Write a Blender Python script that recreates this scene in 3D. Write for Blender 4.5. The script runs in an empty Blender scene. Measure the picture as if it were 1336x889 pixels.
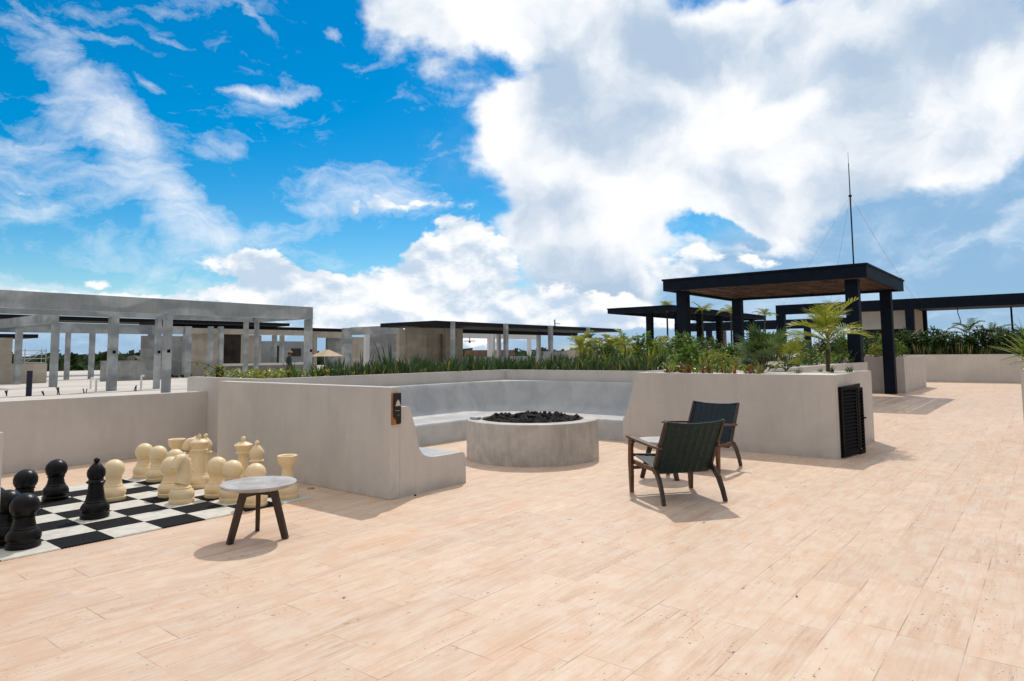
import bpy, bmesh, math, random
from mathutils import Vector, Matrix, Euler
R = math.radians
random.seed(7)
scene = bpy.context.scene
COL = scene.collection

# ------------------------------------------------------------------ camera
PSI, TH, ROLL = 0.6749, 0.0821, -0.0092
cam_d = bpy.data.cameras.new('camera')
cam = bpy.data.objects.new('camera', cam_d)
COL.objects.link(cam)
cam_d.sensor_width = 36.0
cam_d.lens = 23.55
cam_d.shift_y = -0.04126
cam_d.clip_start = 0.05
cam_d.clip_end = 20000
def _ray(X, Z):
    xr = X*math.cos(ROLL)-Z*math.sin(ROLL); zr = X*math.sin(ROLL)+Z*math.cos(ROLL)
    yf = math.cos(TH)-zr*math.sin(TH); z = math.sin(TH)+zr*math.cos(TH)
    return Vector((xr*math.cos(PSI)-yf*math.sin(PSI), xr*math.sin(PSI)+yf*math.cos(PSI), z))
_f = _ray(0, 0); _r = _ray(1, 0)-_f; _u = _ray(0, 1)-_f
M = Matrix((( _r.x, _u.x, -_f.x, 0), (_r.y, _u.y, -_f.y, 0), (_r.z, _u.z, -_f.z, 1.5), (0, 0, 0, 1)))
cam.matrix_world = M
scene.camera = cam

# ------------------------------------------------------------------ light and sky
SUN_EL, SUN_AZ = R(53.6), R(-31.5)          # azimuth from +Y towards +X
scene.view_settings.view_transform = 'Standard'
scene.view_settings.look = 'None'
scene.view_settings.exposure = 0.0
scene.view_settings.gamma = 1.0
scene.view_settings.use_curve_mapping = False
sd = bpy.data.lights.new('sun', 'SUN'); sd.energy = 2.45; sd.angle = R(0.55); sd.color = (1.0, 0.92, 0.82)
sun = bpy.data.objects.new('sun', sd); COL.objects.link(sun)
sv = Vector((math.sin(SUN_AZ)*math.cos(SUN_EL), math.cos(SUN_AZ)*math.cos(SUN_EL), math.sin(SUN_EL)))
sun.rotation_euler = sv.to_track_quat('Z', 'Y').to_euler()
sun.location = sv*50

world = bpy.data.worlds.new('World'); scene.world = world; world.use_nodes = True
NT = world.node_tree
for n in list(NT.nodes): NT.nodes.remove(n)
def wn(t, **k):
    n = NT.nodes.new(t)
    for a, v in k.items(): setattr(n, a, v)
    return n
def wl(a, b): NT.links.new(a, b)
def wmath(op, a, b=None, c=None, clamp=False):
    n = wn('ShaderNodeMath', operation=op, use_clamp=clamp)
    for i, v in enumerate((a, b, c)):
        if v is None: continue
        if hasattr(v, 'links'): wl(v, n.inputs[i])
        else: n.inputs[i].default_value = v
    return n.outputs[0]
def wvec(op, a, b=None):
    n = wn('ShaderNodeVectorMath', operation=op)
    for i, v in enumerate((a, b)):
        if v is None: continue
        if hasattr(v, 'links'): wl(v, n.inputs[i])
        else: n.inputs[i].default_value = v
    return n
def wrange(x, a, b, c, d, smooth=True):
    n = wn('ShaderNodeMapRange'); n.interpolation_type = 'SMOOTHSTEP' if smooth else 'LINEAR'
    wl(x, n.inputs[0])
    for i, v in enumerate((a, b, c, d)): n.inputs[i+1].default_value = v
    return n.outputs[0]
def wnoise(vec, scale, detail=6, rough=0.55, dist=0.0):
    n = wn('ShaderNodeTexNoise'); n.inputs['Scale'].default_value = scale
    n.inputs['Detail'].default_value = detail; n.inputs['Roughness'].default_value = rough
    n.inputs['Distortion'].default_value = dist
    wl(vec, n.inputs['Vector']); return n
def wmix(f, a, b):
    n = wn('ShaderNodeMix', data_type='RGBA')
    for i, v in ((0, f), (6, a), (7, b)):
        if hasattr(v, 'links'): wl(v, n.inputs[i])
        else: n.inputs[i].default_value = v if i == 0 else (*v, 1)
    return n.outputs[2]
sky = wn('ShaderNodeTexSky'); sky.sky_type = 'NISHITA'; sky.sun_disc = False
sky.sun_elevation = SUN_EL; sky.sun_rotation = SUN_AZ
sky.altitude = 0; sky.air_density = 1.0; sky.dust_density = 0.3; sky.ozone_density = 3.0
hsv = wn('ShaderNodeHueSaturation'); hsv.inputs['Saturation'].default_value = 1.62; hsv.inputs['Value'].default_value = 0.92; hsv.inputs['Hue'].default_value = 0.491
wl(sky.outputs[0], hsv.inputs['Color'])
tc = wn('ShaderNodeTexCoord')
d = wvec('NORMALIZE', tc.outputs['Generated']).outputs[0]
sep = wn('ShaderNodeSeparateXYZ'); wl(d, sep.inputs[0])
fwd = (-math.sin(PSI), math.cos(PSI), 0); rgt = (math.cos(PSI), math.sin(PSI), 0)
az = wmath('ARCTAN2', wvec('DOT_PRODUCT', d, rgt).outputs['Value'], wvec('DOT_PRODUCT', d, fwd).outputs['Value'])
el = wmath('ARCSINE', sep.outputs[2])
comb = wn('ShaderNodeCombineXYZ'); wl(az, comb.inputs[0]); wl(el, comb.inputs[1])
ae = comb.outputs[0]
# domain warp of the cloud map
wa = wnoise(ae, 5.0, 6, 0.6)
wv = wvec('SCALE', wvec('SUBTRACT', wa.outputs['Color'], (0.5, 0.5, 0.5)).outputs[0]); wv.inputs['Scale'].default_value = 0.13
aw = wvec('MULTIPLY', wvec('ADD', ae, wv.outputs[0]).outputs[0], (1, 1, 0)).outputs[0]
def blobs(lst):
    # the running sum rides in the z of the coordinates, so that the blobs are worked one after another (a small shader stack)
    p = aw; la, le, v = 0.0, 0.0, None
    for (a, e, ra, re, rot, w) in lst+[(0, 0, 1, 1, 0, None)]:
        cb_ = wn('ShaderNodeCombineXYZ'); cb_.inputs[0].default_value = la-a; cb_.inputs[1].default_value = le-e; la, le = a, e
        if v is not None: wl(v, cb_.inputs[2])
        p = wvec('ADD', p, cb_.outputs[0]).outputs[0]
        if w is None: break
        mp = wn('ShaderNodeMapping'); mp.vector_type = 'TEXTURE'
        mp.inputs['Rotation'].default_value = (0, 0, rot)
        mp.inputs['Scale'].default_value = (ra, re, 1e5)
        wl(p, mp.inputs['Vector'])
        v = wrange(wvec('LENGTH', mp.outputs[0]).outputs['Value'], 1.3, 0.15, 0.0, w)
    sz = wn('ShaderNodeSeparateXYZ'); wl(p, sz.inputs[0])
    return sz.outputs[2]
SHEET = [(-0.0054, 0.4917, 0.2017, 0.0674, -0.0, 0.9), (0.1811, 0.4148, 0.2505, 0.1305, -0.0, 1.0), (0.3954, 0.351, 0.2798, 0.1371, -0.0, 1.0), (0.6032, 0.3229, 0.1759, 0.1065, -0.0, 0.9), (0.0396, 0.3058, 0.1458, 0.0869, -0.0, 0.95), (0.2438, 0.2529, 0.2404, 0.1077, -0.2618, 0.95), (0.4494, 0.2437, 0.189, 0.0802, -0.0, 0.7), (0.1183, 0.1704, 0.1253, 0.0901, -0.0, 0.85), (0.0265, 0.195, 0.081, 0.0564, -0.0, 0.55), (-0.1413, 0.4595, 0.1047, 0.0686, -0.3491, 0.7), (0.6368, 0.2257, 0.0981, 0.045, 0.1745, 0.6), (0.0595, 0.0693, 0.1483, 0.0685, -0.0, 0.5), (0.1849, 0.1233, 0.1001, 0.0673, -0.0, 0.6), (0.3777, 0.168, 0.0899, 0.0422, -0.0, 0.3), (0.5692, 0.3798, 0.0924, 0.0176, 0.0873, -0.55), (0.2899, 0.1707, 0.0637, 0.0217, -0.2094, -0.85), (0.3518, 0.1506, 0.0204, 0.0096, -0.0, -0.5)]
CUMUL = [(-0.0662, 0.1502, 0.0804, 0.0523, -0.0, 0.75), (-0.1234, 0.1046, 0.1245, 0.0511, -0.0, 0.72), (0.0368, 0.0867, 0.126, 0.0457, -0.0, 0.5), (-0.2126, 0.0815, 0.1424, 0.0447, -0.0, 0.68), (-0.3198, 0.1073, 0.1244, 0.0391, -0.0, 0.6), (-0.3713, 0.1272, 0.1201, 0.0298, -0.1396, 0.58), (0.1502, 0.0734, 0.1232, 0.0339, -0.0, 0.5), (0.2292, 0.1273, 0.0765, 0.0333, -0.2618, 0.6), (0.3251, 0.123, 0.0724, 0.026, -0.2618, 0.45), (-0.1914, 0.208, 0.0894, 0.0166, 0.0524, 0.52), (-0.112, 0.2153, 0.0573, 0.0112, -0.1745, 0.45), (-0.0323, 0.0588, 0.273, 0.0343, -0.0, 0.65), (-0.4475, 0.0774, 0.2424, 0.0227, -0.0, 0.55), (-0.5868, 0.0939, 0.1198, 0.0153, -0.0, 0.52), (0.0362, 0.041, 0.514, 0.0183, -0.0, 0.45), (-0.5633, 0.1174, 0.0495, 0.0097, -0.0, 0.4), (-0.0891, 0.1841, 0.0345, 0.0226, -0.0, 0.4), (-0.0201, 0.1501, 0.0462, 0.0342, -0.0, 0.5)]
CIRRUS = [(-0.6011, 0.3508, 0.0603, 0.0405, -0.5236, 0.75), (-0.5534, 0.3051, 0.0808, 0.0464, -0.8378, 0.85), (-0.5029, 0.2404, 0.0896, 0.047, -0.9599, 0.85), (-0.4647, 0.1893, 0.0788, 0.0364, -0.3491, 0.7), (-0.4143, 0.2702, 0.049, 0.0223, 0.5236, 0.6), (-0.6162, 0.2348, 0.1168, 0.0731, -0.3491, 0.5), (-0.5573, 0.4045, 0.0513, 0.0105, -0.0873, 0.5), (-0.6239, 0.4105, 0.0471, 0.0084, -0.3491, 0.4), (-0.3891, 0.4537, 0.0408, 0.0074, -0.6109, 0.5), (-0.4717, 0.416, 0.0377, 0.0055, -0.2618, 0.5), (-0.6296, 0.187, 0.038, 0.0082, -0.0, 0.5), (-0.554, 0.0887, 0.1832, 0.0292, -0.0, 0.75), (-0.3721, 0.1644, 0.1204, 0.0254, -0.0, 0.6), (0.5413, 0.265, 0.0687, 0.0171, 0.2618, 0.6), (0.6308, 0.254, 0.061, 0.0305, 0.4363, 0.8), (-0.6329, 0.264, 0.0534, 0.0215, -0.1745, 0.4), (0.651, 0.1488, 0.0293, 0.0217, 0.3491, 0.7), (-0.2138, 0.2281, 0.1331, 0.0438, 0.0873, 0.5), (-0.1802, 0.2116, 0.1235, 0.0244, -0.0, 0.8), (-0.495, 0.1365, 0.1789, 0.0251, -0.0873, 0.45), (-0.3402, 0.3599, 0.0628, 0.014, 0.1396, 0.95), (-0.4881, 0.346, 0.0276, 0.0113, -0.1745, 0.7), (-0.3763, 0.3518, 0.0306, 0.0119, -0.0, 0.6), (-0.2609, 0.4547, 0.0222, 0.0096, -0.0, 0.7)]
VEIL = [(0.5351, 0.1443, 0.2823, 0.1467, -0.0, 1.05), (0.3636, 0.0621, 0.3974, 0.0854, -0.0, 1.0), (0.036, 0.0239, 0.76, 0.057, -0.0, 0.8), (0.6415, 0.3055, 0.1512, 0.1045, -0.0, 0.7), (-0.5353, 0.0354, 0.3557, 0.0589, -0.0, 0.7), (-0.0307, 0.2956, 0.1631, 0.1309, -0.0, 0.3), (0.6305, 0.116, 0.1506, 0.1474, -0.0, 0.5)]
GREY = [(0.0818, 0.3897, 0.0702, 0.1035, -0.1745, 0.55), (0.1558, 0.323, 0.0914, 0.0639, -0.0, 0.35), (0.3366, 0.4276, 0.1371, 0.0573, -0.0, 0.4), (0.5461, 0.3532, 0.1379, 0.0544, -0.0, 0.5), (0.6069, 0.3839, 0.096, 0.0514, -0.0, 0.4), (0.4188, 0.2062, 0.155, 0.0514, -0.0, 0.35), (0.0847, 0.2164, 0.0691, 0.0448, -0.0, 0.45), (0.1054, 0.0914, 0.1248, 0.0682, -0.0, 0.5), (0.2341, 0.2965, 0.1326, 0.0319, -0.3491, -0.2), (-0.0299, 0.4019, 0.0707, 0.1441, -0.0, -0.5), (-0.0773, 0.3062, 0.0698, 0.0542, -0.0, -0.5), (0.2964, 0.206, 0.1484, 0.0323, -0.1745, -0.4), (0.3941, 0.3213, 0.12, 0.0299, 0.1745, -0.5), (0.227, 0.4308, 0.0674, 0.059, -0.0, 0.3)]
BR = 1.0
def dens(mask, noise, k): return wmath('ADD', mask, wmath('MULTIPLY', wmath('SUBTRACT', noise, 0.5), k))
strch = wvec('MULTIPLY', ae, (1.0, 1.7, 1.0)).outputs[0]
base = wmix(1.0, (0, 0, 0), hsv.outputs[0])
sc_sky = wvec('SCALE', base); sc_sky.inputs['Scale'].default_value = 0.115
# one layer after another, each blended over the last
def stretched(scale, detail, rough, dist):
    cmap = wn('ShaderNodeMapping'); cmap.inputs['Rotation'].default_value = (0, 0, R(35)); cmap.inputs['Scale'].default_value = (2.0, 6.0, 1)
    wl(aw, cmap.inputs['Vector'])
    return wnoise(cmap.outputs[0], scale, detail, rough, dist).outputs[0]
# pale veil low in the sky
a_veil = wrange(dens(blobs(VEIL), wnoise(strch, 6.0, 9, 0.55, 0.25).outputs[0], 0.9), 0.12, 0.9, 0, 0.92)
skyc = wmix(a_veil, sc_sky.outputs[0], wmix(wrange(stretched(3.2, 10, 0.6, 0.5), 0.42, 0.68, 0, 1), (0.29*BR, 0.49*BR, 0.73*BR), (0.52*BR, 0.68*BR, 0.86*BR)))
# streaky high cloud
cir_n = wmath('ADD', wmath('MULTIPLY', stretched(3.6, 12, 0.64, 0.7), 0.65), wmath('MULTIPLY', wnoise(strch, 16.0, 9, 0.62, 0.6).outputs[0], 0.35))
a_cir = wrange(dens(wmath('MULTIPLY', blobs(CIRRUS), 0.85), cir_n, 3.6), 0.12, 1.65, 0, 1.0, False)
skyc = wmix(a_cir, skyc, (0.98*BR, 1.0*BR, 1.04*BR))
# the broad bright sheet with blue-grey thick parts
sh_grey = wrange(wmath('ADD', wmath('MULTIPLY', wmath('SUBTRACT', wnoise(aw, 7.0, 8, 0.55, 0.2).outputs[0], 0.5), 2.2), blobs(GREY)), -0.32, 0.62, 0, 1)
c_sheet = wmix(sh_grey, (1.02*BR, 1.03*BR, 1.05*BR), (0.47*BR, 0.60*BR, 0.76*BR))
a_sheet = wrange(dens(blobs(SHEET), wnoise(strch, 6.0, 9, 0.55, 0.25).outputs[0], 1.7), 0.26, 0.72, 0, 1)
skyc = wmix(a_sheet, skyc, c_sheet)
# heaped clouds with shaded undersides
m_cum = blobs(CUMUL)
n_puff = wnoise(strch, 13.0, 12, 0.60, 0.2).outputs[0]
a_cum = wrange(dens(m_cum, n_puff, 1.9), 0.34, 0.58, 0, 1)
shft = wvec('ADD', strch, (0.006, 0.022, 0.0)).outputs[0]
n_puff2 = wnoise(shft, 13.0, 12, 0.60, 0.2).outputs[0]
lo1 = wnoise(strch, 7.0, 3, 0.5, 0.1).outputs[0]; lo2 = wnoise(shft, 7.0, 3, 0.5, 0.1).outputs[0]
relief = wrange(wmath('ADD', wmath('SUBTRACT', n_puff2, n_puff), wmath('MULTIPLY', wmath('SUBTRACT', lo2, lo1), 1.6)), -0.20, 0.22, 1, 0)
c_cum = wmix(relief, (0.56*BR, 0.69*BR, 0.84*BR), (1.06*BR, 1.06*BR, 1.06*BR))
skyc = wmix(a_cum, skyc, c_cum)
# unseen broken bright cloud deck overhead and behind, added to fill the shade
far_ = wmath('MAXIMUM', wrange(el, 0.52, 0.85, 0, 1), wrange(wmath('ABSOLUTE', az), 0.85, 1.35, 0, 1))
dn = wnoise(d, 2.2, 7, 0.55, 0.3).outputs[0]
a_fill = wmath('MULTIPLY', far_, wrange(dn, 0.36, 0.52, 0.25, 1))
c_fill = wmix(wrange(dn, 0.5, 0.72, 0, 1), (0.80, 0.775, 0.75), (0.55, 0.55, 0.56))
c_fill_sc = wvec('SCALE', c_fill); wl(wrange(el, 0.2, 0.9, 0.36, 1.28), c_fill_sc.inputs['Scale'])
skyc = wmix(a_fill, skyc, c_fill_sc.outputs[0])
up = wrange(sep.outputs[2], -0.02, 0.0, 0, 1)
skyc = wmix(up, (0.25, 0.28, 0.30), skyc)
bg = wn('ShaderNodeBackground'); out = wn('ShaderNodeOutputWorld')
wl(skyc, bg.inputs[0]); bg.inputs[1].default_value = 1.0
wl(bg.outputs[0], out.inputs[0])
world.cycles.sampling_method = 'MANUAL'; world.cycles.sample_map_resolution = 512

# ------------------------------------------------------------------ materials
def mat(name, col, rough=0.7, spec=0.4, metal=0.0):
    m = bpy.data.materials.new(name); m.use_nodes = True
    b = m.node_tree.nodes['Principled BSDF']
    b.inputs['Base Color'].default_value = (*col, 1); b.inputs['Roughness'].default_value = rough
    b.inputs['Specular IOR Level'].default_value = spec; b.inputs['Metallic'].default_value = metal
    return m
class NB:
    def __init__(s, m):
        s.m = m; s.t = m.node_tree; s.b = s.t.nodes['Principled BSDF']
        s.tc = s.t.nodes.new('ShaderNodeTexCoord')
        s.oi = None
    def n(s, t, **k):
        n = s.t.nodes.new(t)
        for a, v in k.items(): setattr(n, a, v)
        return n
    def l(s, a, b): s.t.links.new(a, b)
    def put(s, n, i, v):
        if hasattr(v, 'links'): s.l(v, n.inputs[i])
        else: n.inputs[i].default_value = v
    def math(s, op, a, b=None, c=None, clamp=False):
        n = s.n('ShaderNodeMath', operation=op, use_clamp=clamp)
        for i, v in enumerate((a, b, c)):
            if v is not None: s.put(n, i, v)
        return n.outputs[0]
    def vec(s, op, a, b=None):
        n = s.n('ShaderNodeVectorMath', operation=op); s.put(n, 0, a)
        if b is not None: s.put(n, 1, b)
        return n.outputs[0]
    def noise(s, v, scale, detail=4, rough=0.55, dist=0.0):
        n = s.n('ShaderNodeTexNoise'); n.inputs['Scale'].default_value = scale; n.inputs['Detail'].default_value = detail
        n.inputs['Roughness'].default_value = rough; n.inputs['Distortion'].default_value = dist
        s.l(v, n.inputs['Vector']); return n.outputs[0]
    def rng(s, x, a, b, c, d, smooth=True):
        n = s.n('ShaderNodeMapRange'); n.interpolation_type = 'SMOOTHSTEP' if smooth else 'LINEAR'
        s.put(n, 0, x)
        for i, v in enumerate((a, b, c, d)): s.put(n, i+1, v)
        return n.outputs[0]
    def mix(s, f, a, b):
        n = s.n('ShaderNodeMix', data_type='RGBA')
        s.put(n, 0, f)
        for i, v in ((6, a), (7, b)): s.put(n, i, v if hasattr(v, 'links') else (*v, 1))
        return n.outputs[2]
    def bump(s, h, strength=0.3, dist=0.01):
        n = s.n('ShaderNodeBump'); n.inputs['Strength'].default_value = strength; n.inputs['Distance'].default_value = dist
        s.l(h, n.inputs['Height']); s.l(n.outputs[0], s.b.inputs['Normal'])
    def color(s, c): s.l(c, s.b.inputs['Base Color'])
    def rough(s, c): s.l(c, s.b.inputs['Roughness'])
    @property
    def obj(s): return s.tc.outputs['Object']
    @property
    def rnd(s):
        if s.oi is None: s.oi = s.n('ShaderNodeObjectInfo')
        return s.oi.outputs['Random']
    def wpos(s):
        g = s.n('ShaderNodeNewGeometry'); return g.outputs['Position']

def travertine():
    m = mat('travertine_paving', (0.6, 0.45, 0.33), 0.55, 0.35); b = NB(m)
    sp = b.n('ShaderNodeSeparateXYZ'); b.l(b.obj, sp.inputs[0])
    x = b.math('ADD', sp.outputs[0], 0.118); y = sp.outputs[1]
    u = b.math('DIVIDE', x, 0.30); row = b.math('FLOOR', u)
    wr = b.n('ShaderNodeTexWhiteNoise', noise_dimensions='1D'); b.l(row, wr.inputs['W'])
    v = b.math('DIVIDE', b.math('ADD', y, b.math('MULTIPLY', wr.outputs[0], 0.84)), 0.84); colm = b.math('FLOOR', v)
    cid = b.n('ShaderNodeCombineXYZ'); b.l(row, cid.inputs[0]); b.l(colm, cid.inputs[1])
    wt = b.n('ShaderNodeTexWhiteNoise', noise_dimensions='3D'); b.l(cid.outputs[0], wt.inputs['Vector'])
    fu = b.math('FRACT', u); fv = b.math('FRACT', v)
    eu = b.math('MULTIPLY', b.math('MINIMUM', fu, b.math('SUBTRACT', 1.0, fu)), 0.30)
    ev = b.math('MULTIPLY', b.math('MINIMUM', fv, b.math('SUBTRACT', 1.0, fv)), 0.84)
    wob = b.noise(b.obj, 2.3, 3)
    jw = b.rng(wob, 0.4, 0.62, 0.0009, 0.0024)
    joint = b.math('SUBTRACT', 1.0, b.rng(b.math('DIVIDE', b.math('MINIMUM', eu, ev), jw), 0.6, 1.5, 0, 1))
    off = b.vec('SCALE', wt.outputs['Color']); off.node.inputs['Scale'].default_value = 9.0
    p = b.vec('ADD', b.obj, off)
    # clouded cream and peach ground
    mott = b.noise(b.vec('MULTIPLY', b.obj, (1.6, 0.8, 1)), 5.5, 7, 0.62, 0.5)
    c = b.mix(b.rng(mott, 0.36, 0.64, 0, 1), (0.665, 0.475, 0.34), (0.70, 0.565, 0.445))
    peach = b.noise(b.vec('MULTIPLY', b.obj, (1.2, 0.7, 1)), 1.7, 5, 0.6, 0.4)
    c = b.mix(b.rng(peach, 0.54, 0.70, 0, 0.6), c, (0.68, 0.425, 0.265))
    # fine veins that run along the stone, in bands
    fine = b.noise(b.vec('MULTIPLY', p, (42.0, 1.9, 1)), 1.0, 7, 0.68, 0.25)
    veins = b.noise(b.vec('MULTIPLY', p, (13.0, 0.8, 1)), 1.0, 7, 0.65, 0.4)
    band = b.rng(b.noise(b.vec('MULTIPLY', p, (4.0, 0.55, 1)), 1.0, 4, 0.55, 0.3), 0.46, 0.66, 0, 1)
    c = b.mix(b.rng(fine, 0.47, 0.72, 0, 0.55), c, (0.55, 0.365, 0.25))
    c = b.mix(b.math('MULTIPLY', b.rng(veins, 0.44, 0.70, 0, 0.75), b.math('ADD', b.math('MULTIPLY', band, 0.8), 0.2)), c, (0.52, 0.335, 0.225))
    thin = b.noise(b.vec('MULTIPLY', p, (75.0, 3.2, 1)), 1.0, 6, 0.7, 0.15)
    tone = b.rng(wt.outputs['Value'], 0, 1, 0.96, 1.045, False)
    tn = b.vec('SCALE', c); b.put(tn.node, 'Scale', tone)
    c = b.mix(b.math('MULTIPLY', b.rng(thin, 0.53, 0.72, 0, 0.75), band), tn, (0.31, 0.195, 0.13))
    c = b.mix(b.rng(b.noise(p, 55.0, 3, 0.6), 0.52, 0.74, 0, 0.22), c, (0.80, 0.69, 0.57))
    rows = b.noise(b.obj, 0.9, 2)
    pit = b.math('MULTIPLY', b.rng(b.noise(b.vec('MULTIPLY', p, (2.6, 1.0, 1)), 24.0, 3, 0.6, 0.8), 0.64, 0.68, 0, 0.95), b.rng(b.noise(b.vec('MULTIPLY', p, (4.0, 0.8, 1)), 2.0, 4), 0.50, 0.60, 0, 1))
    c = b.mix(pit, c, (0.10, 0.065, 0.04))
    c = b.mix(b.math('MULTIPLY', joint, b.rng(wob, 0.38, 0.66, 0.08, 0.72)), c, (0.24, 0.155, 0.10))
    b.color(c)
    b.rough(b.rng(veins, 0.3, 0.7, 0.42, 0.62))
    h = b.math('SUBTRACT', b.math('MULTIPLY', fine, 0.3), b.math('ADD', b.math('MULTIPLY', joint, 1.0), pit))
    b.bump(h, 0.35, 0.004)
    return m
def stucco(name, c1, c2, rough=0.85, sc=1.0):
    m = mat(name, c1, rough, 0.25); b = NB(m); p = b.wpos()
    n1 = b.noise(p, 1.1*sc, 5, 0.6, 0.3); n2 = b.noise(b.vec('MULTIPLY', p, (1, 1, 0.25)), 5.0*sc, 5, 0.6)
    f = b.rng(b.math('ADD', b.math('MULTIPLY', n1, 0.65), b.math('MULTIPLY', n2, 0.35)), 0.36, 0.66, 0, 1)
    c = b.mix(f, c1, c2)
    sp = b.n('ShaderNodeSeparateXYZ'); b.l(p, sp.inputs[0])
    dirt = b.math('MULTIPLY', b.rng(sp.outputs[2], 0.16, 0.0, 0, 1), b.rng(b.noise(p, 6.0, 4), 0.35, 0.7, 0.1, 0.55))
    c = b.mix(dirt, c, tuple(v*0.62 for v in c1))
    run = b.noise(b.vec('MULTIPLY', p, (7.0, 7.0, 0.35)), 1.6, 5, 0.6, 0.1)
    c = b.mix(b.math('MULTIPLY', b.rng(run, 0.56, 0.72, 0, 0.22), b.rng(b.noise(p, 0.8, 3), 0.4, 0.6, 0.2, 1)), c, tuple(v*0.72 for v in c2))
    trow = b.noise(p, 3.3*sc, 6, 0.6, 1.6)
    c = b.mix(b.rng(trow, 0.54, 0.66, 0, 0.22), c, tuple(min(1, v*1.1) for v in c1))
    b.color(c); b.bump(b.math('ADD', b.math('MULTIPLY', trow, 0.6), b.noise(p, 90.0, 3)), 0.14, 0.005)
    return m
def concrete(name, c1, c2, sc=1.0, rough=0.75, streak=0.5, board=0.0):
    m = mat(name, c1, rough, 0.3); b = NB(m); p = b.wpos()
    n1 = b.noise(p, 0.9*sc, 6, 0.62, 0.6); n2 = b.noise(b.vec('MULTIPLY', p, (1, 1, 0.2)), 4.5*sc, 6, 0.65, 0.2)
    f = b.rng(b.math('ADD', b.math('MULTIPLY', n1, 1-streak), b.math('MULTIPLY', n2, streak)), 0.34, 0.68, 0, 1)
    c = b.mix(f, c1, c2)
    if board:
        w = b.noise(b.vec('MULTIPLY', p, (0.35, 0.35, 0.9)), 1.4, 1, 0.4)
        c = b.mix(b.math('MULTIPLY', b.rng(w, 0.44, 0.54, 0, 1), board), c, tuple(v*0.62 for v in c2))
    sp2 = b.rng(b.noise(p, 28*sc, 3), 0.66, 0.74, 0, 0.45)
    c = b.mix(sp2, c, tuple(v*0.5 for v in c2))
    b.color(c); b.bump(b.noise(p, 45.0, 4), 0.15, 0.006)
    return m
def wood(name, c1, c2, rough=0.42):
    m = mat(name, c1, rough, 0.5); b = NB(m)
    n = b.noise(b.vec('MULTIPLY', b.obj, (14, 14, 1.6)), 3.0, 5, 0.6, 0.8)
    b.color(b.mix(b.rng(n, 0.36, 0.66, 0, 1), c1, c2)); b.bump(n, 0.1, 0.002); return m
def leafmat(name, c1, c2, rough=0.45, sc=14.0, jitter=0.35, c3=None):
    m = mat(name, c1, rough, 0.35); b = NB(m); p = b.wpos()
    n = b.noise(p, sc, 3, 0.6)
    f = b.math('ADD', b.rng(n, 0.36, 0.64, 0, 1), b.math('MULTIPLY', b.math('SUBTRACT', b.rnd, 0.5), jitter), clamp=True)
    c = b.mix(f, c1, c2)
    if c3: c = b.mix(b.rng(b.noise(p, sc*1.7, 2), 0.60, 0.68, 0, 0.9), c, c3)
    b.color(c)
    # thin leaves let some light through
    tr = b.n('ShaderNodeBsdfTranslucent'); b.l(c, tr.inputs[0])
    mx = b.n('ShaderNodeMixShader'); mx.inputs[0].default_value = 0.38
    o = [x for x in b.t.nodes if x.type == 'OUTPUT_MATERIAL'][0]
    b.l(b.b.outputs[0], mx.inputs[1]); b.l(tr.outputs[0], mx.inputs[2]); b.l(mx.outputs[0], o.inputs[0])
    return m
def noisy(name, c1, c2, sc=20.0, rough=0.6, spec=0.4, bump=0.0, metal=0.0):
    m = mat(name, c1, rough, spec, metal); b = NB(m)
    n = b.noise(b.obj, sc, 5, 0.6); b.color(b.mix(b.rng(n, 0.35, 0.65, 0, 1), c1, c2))
    if bump: b.bump(n, bump, 0.006)
    return m
MT = {}
MT['paving'] = travertine()
MT['stucco'] = stucco('beige_stucco', (0.65, 0.625, 0.595), (0.565, 0.545, 0.52))
MT['stucco_white'] = stucco('white_wall_paint', (0.76, 0.77, 0.78), (0.70, 0.71, 0.72))
MT['polished'] = concrete('polished_cement', (0.53, 0.545, 0.555), (0.40, 0.42, 0.44), 2.4, 0.42, 0.2)
MT['pitcement'] = concrete('pit_cement', (0.56, 0.53, 0.495), (0.37, 0.345, 0.32), 3.2, 0.55, 0.3)
MT['rawgrey'] = concrete('raw_concrete', (0.47, 0.495, 0.51), (0.29, 0.32, 0.345), 1.6, 0.95, 0.25, 0.5)
MT['rawtan'] = concrete('tan_block_render', (0.50, 0.45, 0.385), (0.36, 0.32, 0.27), 0.5, 0.9, 0.55, 0.25)
MT['slabdeck'] = concrete('dusty_concrete_deck', (0.66, 0.63, 0.58), (0.52, 0.49, 0.45), 0.35, 0.9, 0.2)
MT['blockgrey'] = concrete('grey_blockwork', (0.36, 0.37, 0.375), (0.24, 0.245, 0.25), 0.9, 0.9, 0.4, 0.5)
MT['dark_void'] = noisy('opening_shade_and_rubble', (0.055, 0.045, 0.04), (0.025, 0.022, 0.02), 1.5, 0.9, 0.1)  # near-black colour stands in for shade inside openings; the rubble shares it
MT['steel'] = noisy('dark_blue_steel', (0.006, 0.013, 0.028), (0.004, 0.008, 0.018), 4.0, 0.6, 0.13)
MT['steel_dark'] = noisy('black_roof_panel', (0.006, 0.007, 0.010), (0.010, 0.011, 0.014), 3.0, 0.65, 0.2)
MT['slatwood'] = noisy('ceiling_sticks', (0.135, 0.072, 0.042), (0.03, 0.018, 0.012), 2.6, 0.7, 0.2)
MT['teak'] = wood('dark_teak', (0.15, 0.055, 0.018), (0.045, 0.018, 0.009))
MT['teakdark'] = wood('aged_dark_wood', (0.055, 0.03, 0.02), (0.022, 0.014, 0.011))
MT['stone'] = noisy('pale_table_stone', (0.53, 0.53, 0.53), (0.36, 0.335, 0.315), 5.0, 0.5, 0.4)
MT['weave'] = noisy('green_blue_cord', (0.006, 0.020, 0.020), (0.012, 0.034, 0.032), 30.0, 0.6, 0.35)
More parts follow.
